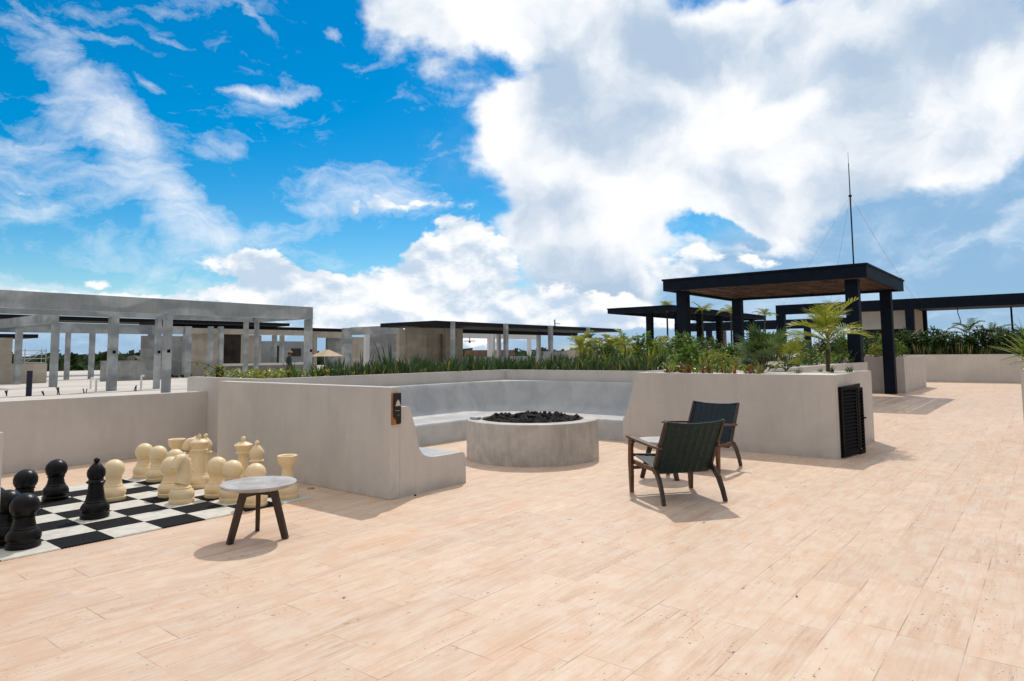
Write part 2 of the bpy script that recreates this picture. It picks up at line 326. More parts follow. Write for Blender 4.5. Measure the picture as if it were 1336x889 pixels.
MT['weaveblue'] = noisy('blue_cord', (0.005, 0.016, 0.025), (0.010, 0.027, 0.040), 30.0, 0.55, 0.35)
MT['ivory'] = noisy('ivory_plastic', (0.88, 0.72, 0.47), (0.84, 0.655, 0.40), 5.0, 0.42, 0.4)
MT['blackplastic'] = noisy('black_plastic', (0.003, 0.0035, 0.005), (0.005, 0.0055, 0.007), 8.0, 0.34, 0.22)
MT['mat_black'] = noisy('black_mat_square', (0.006, 0.006, 0.008), (0.011, 0.011, 0.013), 60.0, 0.8, 0.12, 0.3)
MT['mat_white'] = noisy('white_mat_square', (0.66, 0.65, 0.60), (0.56, 0.54, 0.49), 9.0, 0.7, 0.3)
MT['lava'] = noisy('lava_rock', (0.010, 0.009, 0.009), (0.022, 0.020, 0.019), 30.0, 0.85, 0.25, 0.5)
MT['metal'] = mat('dull_steel', (0.45, 0.46, 0.48), 0.4, 0.5, 0.8)
MT['blackmetal'] = mat('black_painted_metal', (0.004, 0.004, 0.005), 0.6, 0.1)
MT['brass'] = mat('aged_brass', (0.45, 0.30, 0.14), 0.4, 0.5, 0.7)
MT['signblack'] = mat('glossy_black_panel', (0.008, 0.008, 0.010), 0.3, 0.5)
MT['signwood'] = noisy('orange_wood_edge', (0.42, 0.20, 0.07), (0.30, 0.13, 0.05), 20, 0.6)
MT['signgrey'] = mat('pale_print', (0.62, 0.58, 0.52), 0.6)
MT['signgreen'] = mat('green_sign', (0.01, 0.22, 0.12), 0.5)
MT['white'] = mat('white_paint', (0.78, 0.78, 0.76), 0.5)
MT['soil'] = noisy('planting_soil', (0.10, 0.07, 0.045), (0.05, 0.035, 0.025), 16, 0.95, 0.1, 0.5)
MT['gravel'] = noisy('white_gravel', (0.80, 0.77, 0.72), (0.66, 0.62, 0.57), 60, 0.9, 0.2, 0.6)
MT['blade'] = leafmat('dark_sword_leaf', (0.028, 0.065, 0.018), (0.08, 0.135, 0.03), 0.5, 9.0, 0.6)
MT['bladeblue'] = leafmat('blue_green_sword_leaf', (0.03, 0.08, 0.04), (0.085, 0.145, 0.07), 0.5, 9.0, 0.5)
MT['bladeyellow'] = leafmat('yellow_sword_leaf', (0.20, 0.19, 0.03), (0.30, 0.24, 0.055), 0.5, 12.0, 0.5)
MT['leafgreen'] = leafmat('mid_green_leaf', (0.07, 0.15, 0.02), (0.19, 0.28, 0.04), 0.4, 12.0, 0.5)
MT['leafyellow'] = leafmat('yellow_green_leaf', (0.20, 0.24, 0.03), (0.36, 0.36, 0.05), 0.4, 12.0, 0.4)
MT['leafdark'] = leafmat('deep_green_leaf', (0.03, 0.07, 0.02), (0.075, 0.13, 0.035), 0.4, 8.0, 0.5)
MT['leafyel'] = leafmat('golden_leaf', (0.50, 0.40, 0.02), (0.55, 0.45, 0.06), 0.45, 10.0, 0.2)
MT['leafred'] = leafmat('red_bromeliad_leaf', (0.15, 0.03, 0.022), (0.22, 0.08, 0.035), 0.45, 9.0, 0.8, (0.08, 0.11, 0.03))
MT['palm'] = leafmat('palm_frond', (0.19, 0.25, 0.02), (0.40, 0.39, 0.045), 0.4, 7.0, 0.3)
MT['palmdark'] = leafmat('dark_palm_frond', (0.04, 0.085, 0.02), (0.10, 0.16, 0.035), 0.4, 7.0, 0.4)
MT['drygrass'] = leafmat('dry_grass', (0.22, 0.17, 0.06), (0.30, 0.23, 0.10), 0.6, 8.0, 0.4)
MT['trunk'] = noisy('palm_trunk', (0.11, 0.085, 0.06), (0.05, 0.04, 0.03), 25, 0.85, 0.2, 0.5)
MT['trunkgreen'] = noisy('green_crownshaft', (0.20, 0.20, 0.05), (0.12, 0.13, 0.04), 15, 0.5)
MT['wood_mass'] = leafmat('far_tree_leaf', (0.028, 0.055, 0.022), (0.06, 0.095, 0.03), 0.6, 0.35, 0.0)
MT['terrain'] = noisy('far_scrub_ground', (0.07, 0.09, 0.035), (0.13, 0.12, 0.07), 0.03, 0.95, 0.1)
MT['canvas'] = noisy('tan_canvas', (0.58, 0.45, 0.32), (0.50, 0.38, 0.26), 2.0, 0.8)
MT['brick'] = noisy('red_brown_block', (0.20, 0.11, 0.085), (0.12, 0.07, 0.055), 0.8, 0.9)
MT['pipeblue'] = mat('dark_blue_pipe', (0.012, 0.014, 0.035), 0.5)
MT['rust'] = noisy('rusted_bar', (0.06, 0.04, 0.03), (0.03, 0.022, 0.02), 20, 0.8)
MT['skin'] = mat('skin', (0.20, 0.11, 0.07), 0.6)
MT['shirt'] = noisy('dark_green_shirt', (0.02, 0.055, 0.045), (0.015, 0.04, 0.035), 5, 0.85)
MT['trousers'] = noisy('dark_trousers', (0.03, 0.03, 0.028), (0.05, 0.045, 0.035), 6, 0.85)
MT['straw'] = noisy('tan_hat', (0.42, 0.30, 0.19), (0.35, 0.24, 0.15), 20, 0.85)
MT['hair'] = mat('black_hair', (0.01, 0.008, 0.007), 0.6)
MT['pot'] = mat('black_nursery_pot', (0.012, 0.014, 0.014), 0.5)
MT['panelcream'] = noisy('cream_slat_panel', (0.60, 0.55, 0.46), (0.50, 0.45, 0.37), 4, 0.7)
MT['farglass'] = noisy('hazy_grey_wall', (0.27, 0.29, 0.31), (0.19, 0.21, 0.225), 0.25, 0.8)

# ------------------------------------------------------------------ mesh helpers
class MB:
    def __init__(s): s.v = []; s.f = []; s.mi = []; s.cur = 0
    def add(s, vs, fs):
        o = len(s.v); s.v += [tuple(v) for v in vs]
        for f in fs: s.f.append(tuple(i+o for i in f)); s.mi.append(s.cur)
    def box(s, x0, x1, y0, y1, z0, z1):
        vs = [(x0,y0,z0),(x1,y0,z0),(x1,y1,z0),(x0,y1,z0),(x0,y0,z1),(x1,y0,z1),(x1,y1,z1),(x0,y1,z1)]
        s.add(vs, [(3,2,1,0),(4,5,6,7),(0,1,5,4),(1,2,6,5),(2,3,7,6),(3,0,4,7)]); return s
    def prism(s, poly, z0, z1):
        n = len(poly)
        s.add([(x,y,z0) for x,y in poly]+[(x,y,z1) for x,y in poly],
              [tuple(range(n-1,-1,-1)), tuple(range(n,2*n))]+[(i,(i+1)%n,n+(i+1)%n,n+i) for i in range(n)]); return s
    def hull8(s, a, b):     # two quads a (4 pts) and b (4 pts)
        s.add(list(a)+list(b), [(3,2,1,0),(4,5,6,7)]+[(i,(i+1)%4,4+(i+1)%4,4+i) for i in range(4)]); return s
    def loft(s, rings, cap=True):
        n = len(rings[0]); o = len(s.v); s.v += [tuple(p) for r in rings for p in r]
        def F(f): s.f.append(tuple(f)); s.mi.append(s.cur)
        for k in range(len(rings)-1):
            for i in range(n):
                j = (i+1)%n; F((o+k*n+i, o+k*n+j, o+(k+1)*n+j, o+(k+1)*n+i))
        if cap:
            F([o+i for i in range(n-1,-1,-1)]); F([o+(len(rings)-1)*n+i for i in range(n)])
        return s
    def lathe(s, prof, n=32, cx=0, cy=0, cz=0):
        rings = [[(cx+r*math.cos(2*math.pi*i/n), cy+r*math.sin(2*math.pi*i/n), cz+z) for i in range(n)] for r, z in prof]
        return s.loft(rings)
    def tube(s, pts, rad, n=8, cap=True):
        pts = [Vector(p) for p in pts]; rings = []
        rads = rad if isinstance(rad, (list, tuple)) else [rad]*len(pts)
        prev = None
        for i, p in enumerate(pts):
            t = (pts[min(i+1,len(pts)-1)]-pts[max(i-1,0)]).normalized()
            if prev is None:
                a = Vector((0,0,1)) if abs(t.z) < 0.9 else Vector((1,0,0))
                u = t.cross(a).normalized()
            else:
                u = (prev - t*prev.dot(t)).normalized()
            w = t.cross(u); prev = u
            rings.append([p+(u*math.cos(2*math.pi*k/n)+w*math.sin(2*math.pi*k/n))*rads[i] for k in range(n)])
        return s.loft(rings, cap)
    def bar(s, p, q, wx, wz, up=(0,0,1)):   # rectangular bar
        return s.barpath([p, q], [(wx, wz), (wx, wz)], up)
    def barpath(s, pts, sz, up=(0,0,1)):
        pts = [Vector(p) for p in pts]; rings = []
        for i, p in enumerate(pts):
            t = (pts[min(i+1,len(pts)-1)]-pts[max(i-1,0)]).normalized()
            a = Vector(up)
            if abs(t.dot(a)) > 0.97: a = Vector((0,1,0))
            sd = t.cross(a).normalized(); w = sd.cross(t)
            hx, hz = sz[i][0]/2, sz[i][1]/2
            rings.append([p-sd*hx-w*hz, p+sd*hx-w*hz, p+sd*hx+w*hz, p-sd*hx+w*hz])
        return s.loft(rings)
    def strip(s, pts, widths, side):        # flat leaf along pts
        vs = []; fs = []
        for p, w in zip(pts, widths):
            vs += [Vector(p)-side*w/2, Vector(p)+side*w/2]
        for i in range(len(pts)-1): fs.append((2*i,2*i+1,2*i+3,2*i+2))
        s.add(vs, fs); return s
    def build(s, name, mats, parent=None, smooth=False, bevel=0.0, loc=None, fix=True):
        me = bpy.data.meshes.new(name); me.from_pydata(s.v, [], s.f)
        ms = mats if isinstance(mats, (list, tuple)) else [mats]
        for m in ms: me.materials.append(m)
        if len(ms) > 1: me.polygons.foreach_set('material_index', s.mi)
        if fix:
            bm = bmesh.new(); bm.from_mesh(me); bmesh.ops.recalc_face_normals(bm, faces=bm.faces[:])
            if bevel:
                es = [e for e in bm.edges if len(e.link_faces) == 2 and e.calc_face_angle(0) > R(35)]
                bmesh.ops.bevel(bm, geom=es, offset=bevel, segments=2, affect='EDGES', profile=0.6)
            bm.to_mesh(me); bm.free()
        if smooth:
            me.polygons.foreach_set('use_smooth', [True]*len(me.polygons))
            if smooth == 'auto':
                me.set_sharp_from_angle(angle=R(38))
        me.update()
        o = bpy.data.objects.new(name, me); COL.objects.link(o)
        if parent is not None: o.parent = parent
        if loc: o.location = loc
        return o
def tag(o, label=None, cat=None, group=None, kind=None):
    if label: o['label'] = label
    if cat: o['category'] = cat
    if group: o['group'] = group
    if kind: o['kind'] = kind
    return o
def empty(name, loc, rz=0.0, label=None, cat=None, group=None):
    o = bpy.data.objects.new(name, None); COL.objects.link(o); o.empty_display_size = 0.1
    o.location = loc; o.rotation_euler = (0, 0, rz)
    return tag(o, label, cat, group)
def copy_tree(o, parent=None):
    c = o.copy(); COL.objects.link(c); c.parent = parent
    for ch in list(o.children): copy_tree(ch, c)
    return c

# ------------------------------------------------------------------ the setting
g = MB()
NR = 64
rings = []
for r in (0.0, 60, 150, 400, 1200, 6000):
    rings.append([(r*math.cos(2*math.pi*i/NR), r*math.sin(2*math.pi*i/NR), -10.0) for i in range(NR)])
g.loft(rings[1:], False); g.add([(0,0,-10.0)]+rings[1], [(0,i+1,(i+1)%NR+1) for i in range(NR)])
tag(g.build('ground', MT['terrain']), 'flat green scrub land far below the roof', 'ground', kind='structure')
tag(MB().box(-10.85, 16, -9, 60, -9.99, 0.0).build('pavement', MT['paving']), 'sunlit beige travertine roof terrace paving', 'pavement', kind='structure')
tag(MB().box(-86, -10.853, -40, 110, -9.99, -0.004).build('roof_deck', MT['slabdeck']), 'dusty pale concrete roof deck beyond the low wall', 'roof deck', kind='structure')

# far woods: uneven leafy crowns on the land below, seen over the roof edge
wd = MB(); rw = random.Random(3)
def crown(mb, cx, cy, zt, rad, rnd, n=60):
    for k in range(n):
        a = rnd.uniform(0, 2*math.pi); u = rnd.random()
        e = rnd.uniform(-0.25, 1.0)
        rr = rad*(0.75+0.35*rnd.random())
        p = Vector((cx+rr*math.cos(a)*math.sqrt(max(0,1-e*e*0.9)), cy+rr*math.sin(a)*math.sqrt(max(0,1-e*e*0.9)), zt-rad*0.75+rr*0.75*e))
        s_ = rad*rnd.uniform(0.22, 0.45)
        n_ = Vector((rnd.gauss(0,1), rnd.gauss(0,1), rnd.gauss(0,1))).normalized()
        t_ = n_.orthogonal().normalized(); b_ = n_.cross(t_)
        mb.add([p+t_*s_, p+b_*s_*0.7, p-t_*s_, p-b_*s_*0.7], [(0,1,2,3)])
for i in range(1150):
    az_ = R(rw.uniform(-86, 6)); dist = rw.uniform(112, 330)**1.0
    zt = 0.6 + (dist-112)*0.0035 + rw.gauss(0, 0.55)
    if rw.random() < 0.06: zt += rw.uniform(0.6, 1.5)
    crown(wd, dist*math.sin(az_), dist*math.cos(az_), zt, rw.uniform(2.2, 4.2), rw, 46)
    if i % 3 == 0:
        wd.tube([(dist*math.sin(az_), dist*math.cos(az_), -9.9), (dist*math.sin(az_), dist*math.cos(az_), zt-3.0)], [0.3, 0.15], 5)
tag(wd.build('woods', MT['wood_mass'], fix=False), 'dark green woodland along the horizon beyond the roof deck', 'woods', kind='stuff')

# ------------------------------------------------------------------ low walls
o = MB().box(-10.85, -10.7, -4.0, 5.4495, 0.0, 0.935).build('low_wall', MT['stucco'], bevel=0.006)
tag(o, 'low beige parapet wall behind the chess board, with the concrete deck beyond it', 'wall')
o = MB().box(-8.4, -3.885, 0.86, 1.0, 0.0, 1.15).build('low_wall', MT['stucco'], bevel=0.006)
tag(o, 'beige wall end at the left picture edge in front of the black chess pieces', 'wall')

# ------------------------------------------------------------------ U-shaped bench round the fire pit
bench = empty('built_in_bench', (-9.0, 8.0, 0), 0, 'U-shaped polished cement bench with a tall beige back wall around the fire pit', 'bench')
def rel(o, par):      # keep world coordinates under a parent Empty
    o.parent = par; o.matrix_parent_inverse = Matrix.Translation(par.location).inverted() if par.rotation_euler.z == 0 else par.matrix_world.inverted()
    return o
bw = MB().box(-8.95, -5.41, 4.714, 4.848, 0.0, 1.157); rel(bw.build('back_wall', MT['stucco'], bevel=0.008), bench)
PROF = [(0.0,0.945),(0.105,0.945),(0.126,0.940),(0.140,0.922),(0.163,0.85),(0.203,0.745),(0.266,0.500),(0.285,0.462),(0.313,0.428),(0.345,0.402),(0.387,0.384),(0.45,0.370),(0.522,0.364),(0.73,0.361),(0.93,0.363),(0.965,0.358),(0.992,0.342),(1.006,0.318),(1.012,0.28),(1.018,0.0)]
def pathpt(d):
    pts = []
    xs = -5.452
    pts.append((xs, 4.852+d))
    Rr = 1.25
    for k in range(9):
        a = R(270-90*k/8)
        pts.append((-9.115+Rr+(Rr-d)*math.cos(a), 4.852+Rr+(Rr-d)*math.sin(a)))
    for k in range(9):
        a = R(180-90*k/8)
        pts.append((-9.115+Rr+(Rr-d)*math.cos(a), 11.145-Rr+(Rr-d)*math.sin(a)))
    pts.append((-5.716, 11.145-d))
    return pts
sb = MB()
rows = [[(x, y, z) for x, y in pathpt(d)] for d, z in PROF]
npt = len(rows[0]); vs = [p for r in rows for p in r]; fs = []
for i in range(len(rows)-1):
    for j in range(npt-1): fs.append((i*npt+j, i*npt+j+1, (i+1)*npt+j+1, (i+1)*npt+j))
sb.add(vs, fs)
# flat ledge filling the square corners behind the rounded back
for cx, cy, a0 in ((-9.115, 4.852, 270), (-9.115, 11.145, 180)):
    Rr = 1.25; C = (-9.115+Rr, 4.852+Rr if cy < 8 else 11.145-Rr)
    arc = [(C[0]+Rr*math.cos(R(a0-90*k/8)), C[1]+Rr*math.sin(R(a0-90*k/8)), 0.945) for k in range(9)]
    sb.add([(cx, cy, 0.945)]+arc, [(0, k+1, k+2) for k in range(8)])
# slanted back of the short right return, against the planter
prs = [(-5.46,1.152),(-5.525,0.90),(-5.605,0.597),(-5.645,0.46),(-5.70,0.402),(-5.78,0.372),(-5.90,0.364)]
prs_ = prs[:5]+[(-5.716,0.385),(-5.716,0.35)]
rt = [(x, 10.128, z) for x, z in prs_]; rb = [(x, 11.14, z) for x, z in prs_]
sb.add(rt+rb, [(i, i+1, len(prs_)+i+1, len(prs_)+i) for i in range(len(prs_)-1)])
so = sb.build('seat', MT['polished'], smooth='auto', fix=False); rel(so, bench)
ep = MB()
endp = [(4.848,0.0)]+[(4.852+d_, z_) for d_, z_ in PROF if d_ > 0]
endp = [(4.8485, 0.0), (4.8485, 0.945)]+[(4.852+d_, z_) for d_, z_ in PROF[1:]]
n_ = len(endp)
ep.add([(-5.41, y, z) for y, z in endp]+[(-5.452, y, z) for y, z in endp], [tuple(range(n_)), tuple(range(2*n_-1, n_-1, -1))]+[(i, (i+1)%n_, n_+(i+1)%n_, n_+i) for i in range(n_)])
rel(ep.build('end_panel', MT['stucco'], bevel=0.0), bench)
rel(MB().lathe([(0.012,0),(0.012,0.012),(0.008,0.014)], 12).build('floor_outlet', MT['blackmetal'], loc=(-5.36, 5.02, 0.0)), bench)

# plaque on the bench end
wsn = empty('wall_plaque', (-5.40, 4.785, 0.94), 0, 'tall black plaque with pale triangle and orange wood edge on the bench wall', 'sign')
MB().box(-0.006, 0.006, -0.062, 0.050, -0.172, 0.152).build('backing', MT['signwood'], wsn)
pb = MB(); zz = [(-0.048,0.155),(0.054,0.155),(0.054,-0.165),(0.0,-0.165),(-0.006,-0.125),(-0.044,-0.09),(-0.048,-0.06)]
pb.add([(0.0065, y, z) for y, z in zz]+[(0.016, y, z) for y, z in zz], [tuple(range(6,-1,-1)), tuple(range(7,14))]+[(i,(i+1)%7,7+(i+1)%7,7+i) for i in range(7)])
pb.build('panel', MT['signblack'], wsn)
eb = MB(); tr_ = [(-0.026,0.02),(0.046,0.02),(0.030,0.065),(0.010,0.088),(-0.010,0.065)]
eb.add([(0.0165, y, z) for y, z in tr_]+[(0.0175, y, z) for y, z in tr_], [tuple(range(4,-1,-1)), tuple(range(5,10))]+[(i,(i+1)%5,5+(i+1)%5,5+i) for i in range(5)])
eb.build('emblem', MT['signgrey'], wsn)
MB().box(0.0165, 0.0172, -0.03, 0.035, -0.030, -0.027).build('print', MT['signgrey'], wsn)
MB().box(0.0165, 0.0172, 0.0, 0.035, -0.075, -0.073).build('print', MT['signgrey'], wsn)

# fire pit
pit = empty('fire_pit', (-5.995, 7.94, 0), 0, 'round cement fire pit filled with black lava rock', 'fire pit')
MB().lathe([(0.962,0),(0.962,0.535),(0.958,0.548),(0.945,0.556),(0.765,0.556),(0.752,0.55),(0.748,0.54),(0.748,0.40),(0.0,0.40)], 72).build('ring', MT['pitcement'], pit, smooth='auto', fix=True)
MB().box(-0.07, 0.06, -0.045, 0.045, 0.557, 0.592).build('valve_box', MT['metal'], pit, bevel=0.004, loc=(-0.52, -0.66, 0.0))
lv = MB(); rl = random.Random(5)
for k in range(420):
    a = rl.uniform(0, 2*math.pi); r_ = 0.70*math.sqrt(rl.random()); s_ = rl.uniform(0.03, 0.058)
    z_ = 0.512+0.026*(1-(r_/0.72)**2)+rl.uniform(-0.02, 0.022)
    if rl.random() < 0.05: z_ += 0.04
    c = Vector((r_*math.cos(a), r_*math.sin(a), z_))
    bm = bmesh.new(); bmesh.ops.create_icosphere(bm, subdivisions=1, radius=s_)
    vs = [c+Vector((v.co.x*rl.uniform(.7,1.3), v.co.y*rl.uniform(.7,1.3), v.co.z*rl.uniform(.6,1.25))) for v in bm.verts]
    lv.add(vs, [tuple(v.index for v in f.verts) for f in bm.faces]); bm.free()
o = lv.build('lava_rocks', MT['lava'], fix=False, loc=(-5.995, 7.94, 0)); tag(o, 'heap of black lava rock filling the round fire pit', 'lava rock', kind='stuff')

# ------------------------------------------------------------------ planters
def inset(poly, t):
    n = len(poly); res = []
    for i in range(n):
        p0, p1, p2 = Vector(poly[i-1]), Vector(poly[i]), Vector(poly[(i+1)%n])
        e1 = (p1-p0).normalized(); e2 = (p2-p1).normalized()
        n1 = Vector((-e1.y, e1.x)); n2 = Vector((-e2.y, e2.x))
        k = t/(1+n1.dot(n2)); res.append(tuple(p1+(n1+n2)*k))
    return res
def planter(label, poly, z1, soil_z, soil_m, t=0.12, wallm='stucco', loc=None):
    cx = sum(p[0] for p in poly)/len(poly); cy = sum(p[1] for p in poly)/len(poly)
    pl = empty('planter', (cx, cy, 0), 0, label, 'planter')
    P = [(x-cx, y-cy) for x, y in poly]; Q = inset(P, t); n = len(P)
    w = MB()
    for i in range(n):
        j = (i+1)%n
        w.add([(*P[i],0),(*P[j],0),(*P[j],z1),(*P[i],z1)], [(0,1,2,3)])
        w.add([(*P[i],z1),(*P[j],z1),(*Q[j],z1),(*Q[i],z1)], [(0,1,2,3)])
        w.add([(*Q[i],soil_z-0.05),(*Q[j],soil_z-0.05),(*Q[j],z1),(*Q[i],z1)], [(3,2,1,0)])
    bm_o = w.build('wall', MT[wallm], pl, fix=False)
    me = bm_o.data; bm = bmesh.new(); bm.from_mesh(me); bmesh.ops.remove_doubles(bm, verts=bm.verts[:], dist=1e-5)
    es = [e for e in bm.edges if len(e.link_faces) == 2 and e.calc_face_angle(0) > R(35)]
    bmesh.ops.bevel(bm, geom=es, offset=0.008, segments=2, affect='EDGES'); bm.to_mesh(me); bm.free()
    # slightly uneven soil
    s_ = MB(); s_.add([(*q, soil_z) for q in Q], [tuple(range(n))]); s_.build('soil', MT[soil_m], pl, fix=False)
    return pl
planter('L-shaped beige planter of sword-leaved plants behind the fire pit bench', [(-11.4,5.45),(-9.12,5.45),(-9.12,11.15),(-5.75,11.15),(-5.75,13.2),(-11.4,13.2)], 1.155, 1.10, 'soil')
rp = planter('beige planter with black louvred door beside the two lounge chairs', [(-5.46,10.12),(-2.36,10.12),(-2.36,12.54),(-4.1,12.54),(-4.1,21.35),(-9.7,21.35),(-9.7,13.26),(-5.46,13.26)], 1.158, 1.148, 'gravel')
# sloped foot of its left end, the return of the bench back
fp = MB(); pr2 = prs[:5]+[(-5.716,0.36),(-5.725,0.0),(-2.366,0.0),(-2.366,1.152)]
n_ = len(pr2)
fp.add([(x+3.91, 10.1165-13.34, z) for x, z in pr2]+[(x+3.91, 10.119-13.34, z) for x, z in pr2], [tuple(range(n_)), tuple(range(2*n_-1,n_-1,-1))]+[(i,(i+1)%n_,n_+(i+1)%n_,n_+i) for i in range(n_)])
fp.add([(x+3.91, yy-13.34, z) for yy in (10.1195, 10.20) for x, z in prs[:5]+[(-5.716,0.36),(-5.725,0.0),(-5.462,0.0)]], [tuple(range(8)), tuple(range(15,7,-1))]+[(i,(i+1)%8,8+(i+1)%8,8+i) for i in range(8)])
fo = fp.build('front_render', MT['stucco'], rp, loc=(-3.91-rp.location.x, 13.34-rp.location.y, 0.0))
# louvred door, folded open
ld = empty('louver_door', (0,0,0)); ld.parent = rp; ld.matrix_parent_inverse = Matrix.Translation(rp.location).inverted()
def louver(name, p, q, z0, z1, nslat, tilt, parent, w_post=0.05):
    m_ = MB(); p = Vector((*p,0)); q = Vector((*q,0)); u = (q-p).normalized(); nn = Vector((u.y,-u.x,0)); L = (q-p).length
    def slab(a, b, za, zb, t): 
        A = p+u*a; B = p+u*b
        m_.hull8([A-nn*t/2+Vector((0,0,za)), B-nn*t/2+Vector((0,0,za)), B+nn*t/2+Vector((0,0,za)), A+nn*t/2+Vector((0,0,za))],
                 [A-nn*t/2+Vector((0,0,zb)), B-nn*t/2+Vector((0,0,zb)), B+nn*t/2+Vector((0,0,zb)), A+nn*t/2+Vector((0,0,zb))])
    slab(0, w_post, z0, z1, 0.035); slab(L-w_post, L, z0, z1, 0.035); slab(w_post, L-w_post, z0, z0+0.06, 0.035); slab(w_post, L-w_post, z1-0.05, z1, 0.035)
    for k in range(nslat):
        zc = z0+0.09+(z1-z0-0.17)*k/(nslat-1)
        A = p+u*w_post; B = p+u*(L-w_post); dz = tilt*0.5
        a = [A-nn*0.016+Vector((0,0,zc+dz-0.004)), B-nn*0.016+Vector((0,0,zc+dz-0.004)), B+nn*0.016+Vector((0,0,zc-dz-0.004)), A+nn*0.016+Vector((0,0,zc-dz-0.004))]
        m_.hull8(a, [v+Vector((0,0,0.008)) for v in a])
    return m_.build(name, MT['blackmetal'], parent)
MB().box(-2.359, -2.352, 10.24, 11.62, 0.01, 0.985).build('opening', MT['dark_void'], ld)
louver('door_leaf', (-2.335,10.25), (-2.25,10.80), 0.02, 0.985, 17, 0.045, ld)
louver('door_leaf', (-2.245,10.81), (-2.215,11.02), 0.0, 0.955, 17, 0.01, ld, 0.035)
MB().box(-2.21,-2.17,10.985,11.03,0.50,0.52).build('handle', MT['blackmetal'], ld)

planter('grey-shaded planter with leafy shrubs behind the slender pergola post', [(-9.6,26.68),(-3.98,26.68),(-3.98,31.65),(-9.6,31.65)], 1.25, 1.2, 'soil')
planter('long beige planter with dark hedge across the far end of the terrace', [(-7.5,36.8),(9.0,36.8),(9.0,39.5),(-7.5,39.5)], 1.265, 1.2, 'soil')
planter('beige planter at the right picture edge holding a spiky fan-leaved plant', [(-0.385,13.07),(2.6,13.07),(2.6,15.4),(-0.385,15.4)], 1.16, 1.1, 'soil')

# ------------------------------------------------------------------ chess
cb = MB(); X0, Y0, SX, SY = -6.155, 1.22, 0.352, 0.385
for r_ in range(8):
    for c_ in range(8):
        cb.cur = 0 if (r_+c_) % 2 == 0 else 1
        zt = 0.010 if cb.cur == 0 else 0.009
        cb.box(X0-(r_+1)*SX+0.001, X0-r_*SX-0.001, Y0+c_*SY+0.001, Y0+(c_+1)*SY-0.001, 0.0005, zt)
cb.cur = 0
for c_ in range(0, 8, 2):
    for k in range(16): cb.box(X0, X0+0.012, Y0+c_*SY+0.006+k*0.024, Y0+c_*SY+0.018+k*0.024, 0.0005, 0.009)
for c_ in range(1, 8, 2): 
    cb.cur = 1; cb.box(X0+0.0005, X0+0.012, Y0+c_*SY-0.001, Y0+(c_+1)*SY+0.001, 0.0005, 0.007)
tag(cb.build('chess_board', [MT['mat_black'], MT['mat_white']]), 'giant black and white chess board mat laid on the paving', 'chess board')

def sphere_prof(zc, r, z_from, n=10):
    a0 = math.asin(max(-1, min(1, (z_from-zc)/r)))
    return [(r*math.cos(a0+(math.pi/2-a0)*k/n)+ (0.0005 if k == n else 0), zc+r*math.sin(a0+(math.pi/2-a0)*k/n)) for k in range(n+1)]
BASE = [(0.0,0.0),(0.118,0.0),(0.121,0.006),(0.121,0.034),(0.112,0.042),(0.116,0.052),(0.122,0.075),(0.119,0.100),(0.104,0.128),(0.090,0.142),(0.092,0.150),(0.084,0.158)]
def pawn_mb(): return MB().lathe(BASE+[(0.080,0.170),(0.073,0.205),(0.071,0.226),(0.080,0.231),(0.082,0.238),(0.074,0.244)]+sphere_prof(0.314,0.102,0.244), 36)
def rook_mb(): return MB().lathe(BASE+[(0.068,0.175),(0.056,0.25),(0.052,0.30),(0.060,0.318),(0.085,0.345),(0.097,0.375),(0.104,0.425),(0.104,0.435),(0.097,0.438),(0.080,0.432),(0.072,0.415),(0.0,0.412)], 36)
def bishop_mb(): return MB().lathe(BASE+[(0.078,0.178),(0.064,0.27),(0.060,0.312),(0.078,0.320),(0.081,0.330),(0.066,0.340),(0.060,0.352),(0.072,0.375),(0.078,0.405),(0.074,0.435),(0.052,0.470),(0.028,0.496),(0.018,0.503)]+sphere_prof(0.523,0.026,0.507,8), 36)
def queen_mb(): return MB().lathe(BASE+[(0.070,0.18),(0.054,0.28),(0.050,0.35),(0.054,0.385),(0.080,0.392),(0.084,0.402),(0.070,0.412),(0.062,0.42),(0.078,0.445),(0.097,0.475),(0.099,0.485),(0.088,0.495),(0.055,0.512),(0.024,0.522),(0.020,0.53)]+sphere_prof(0.552,0.028,0.537,8), 36)
def king_mb(): return MB().lathe(BASE+[(0.084,0.178),(0.076,0.22),(0.072,0.36),(0.074,0.40),(0.088,0.408),(0.093,0.42),(0.078,0.432),(0.072,0.44),(0.092,0.478),(0.100,0.505),(0.094,0.515),(0.06,0.535),(0.03,0.543),(0.0,0.545)], 36)
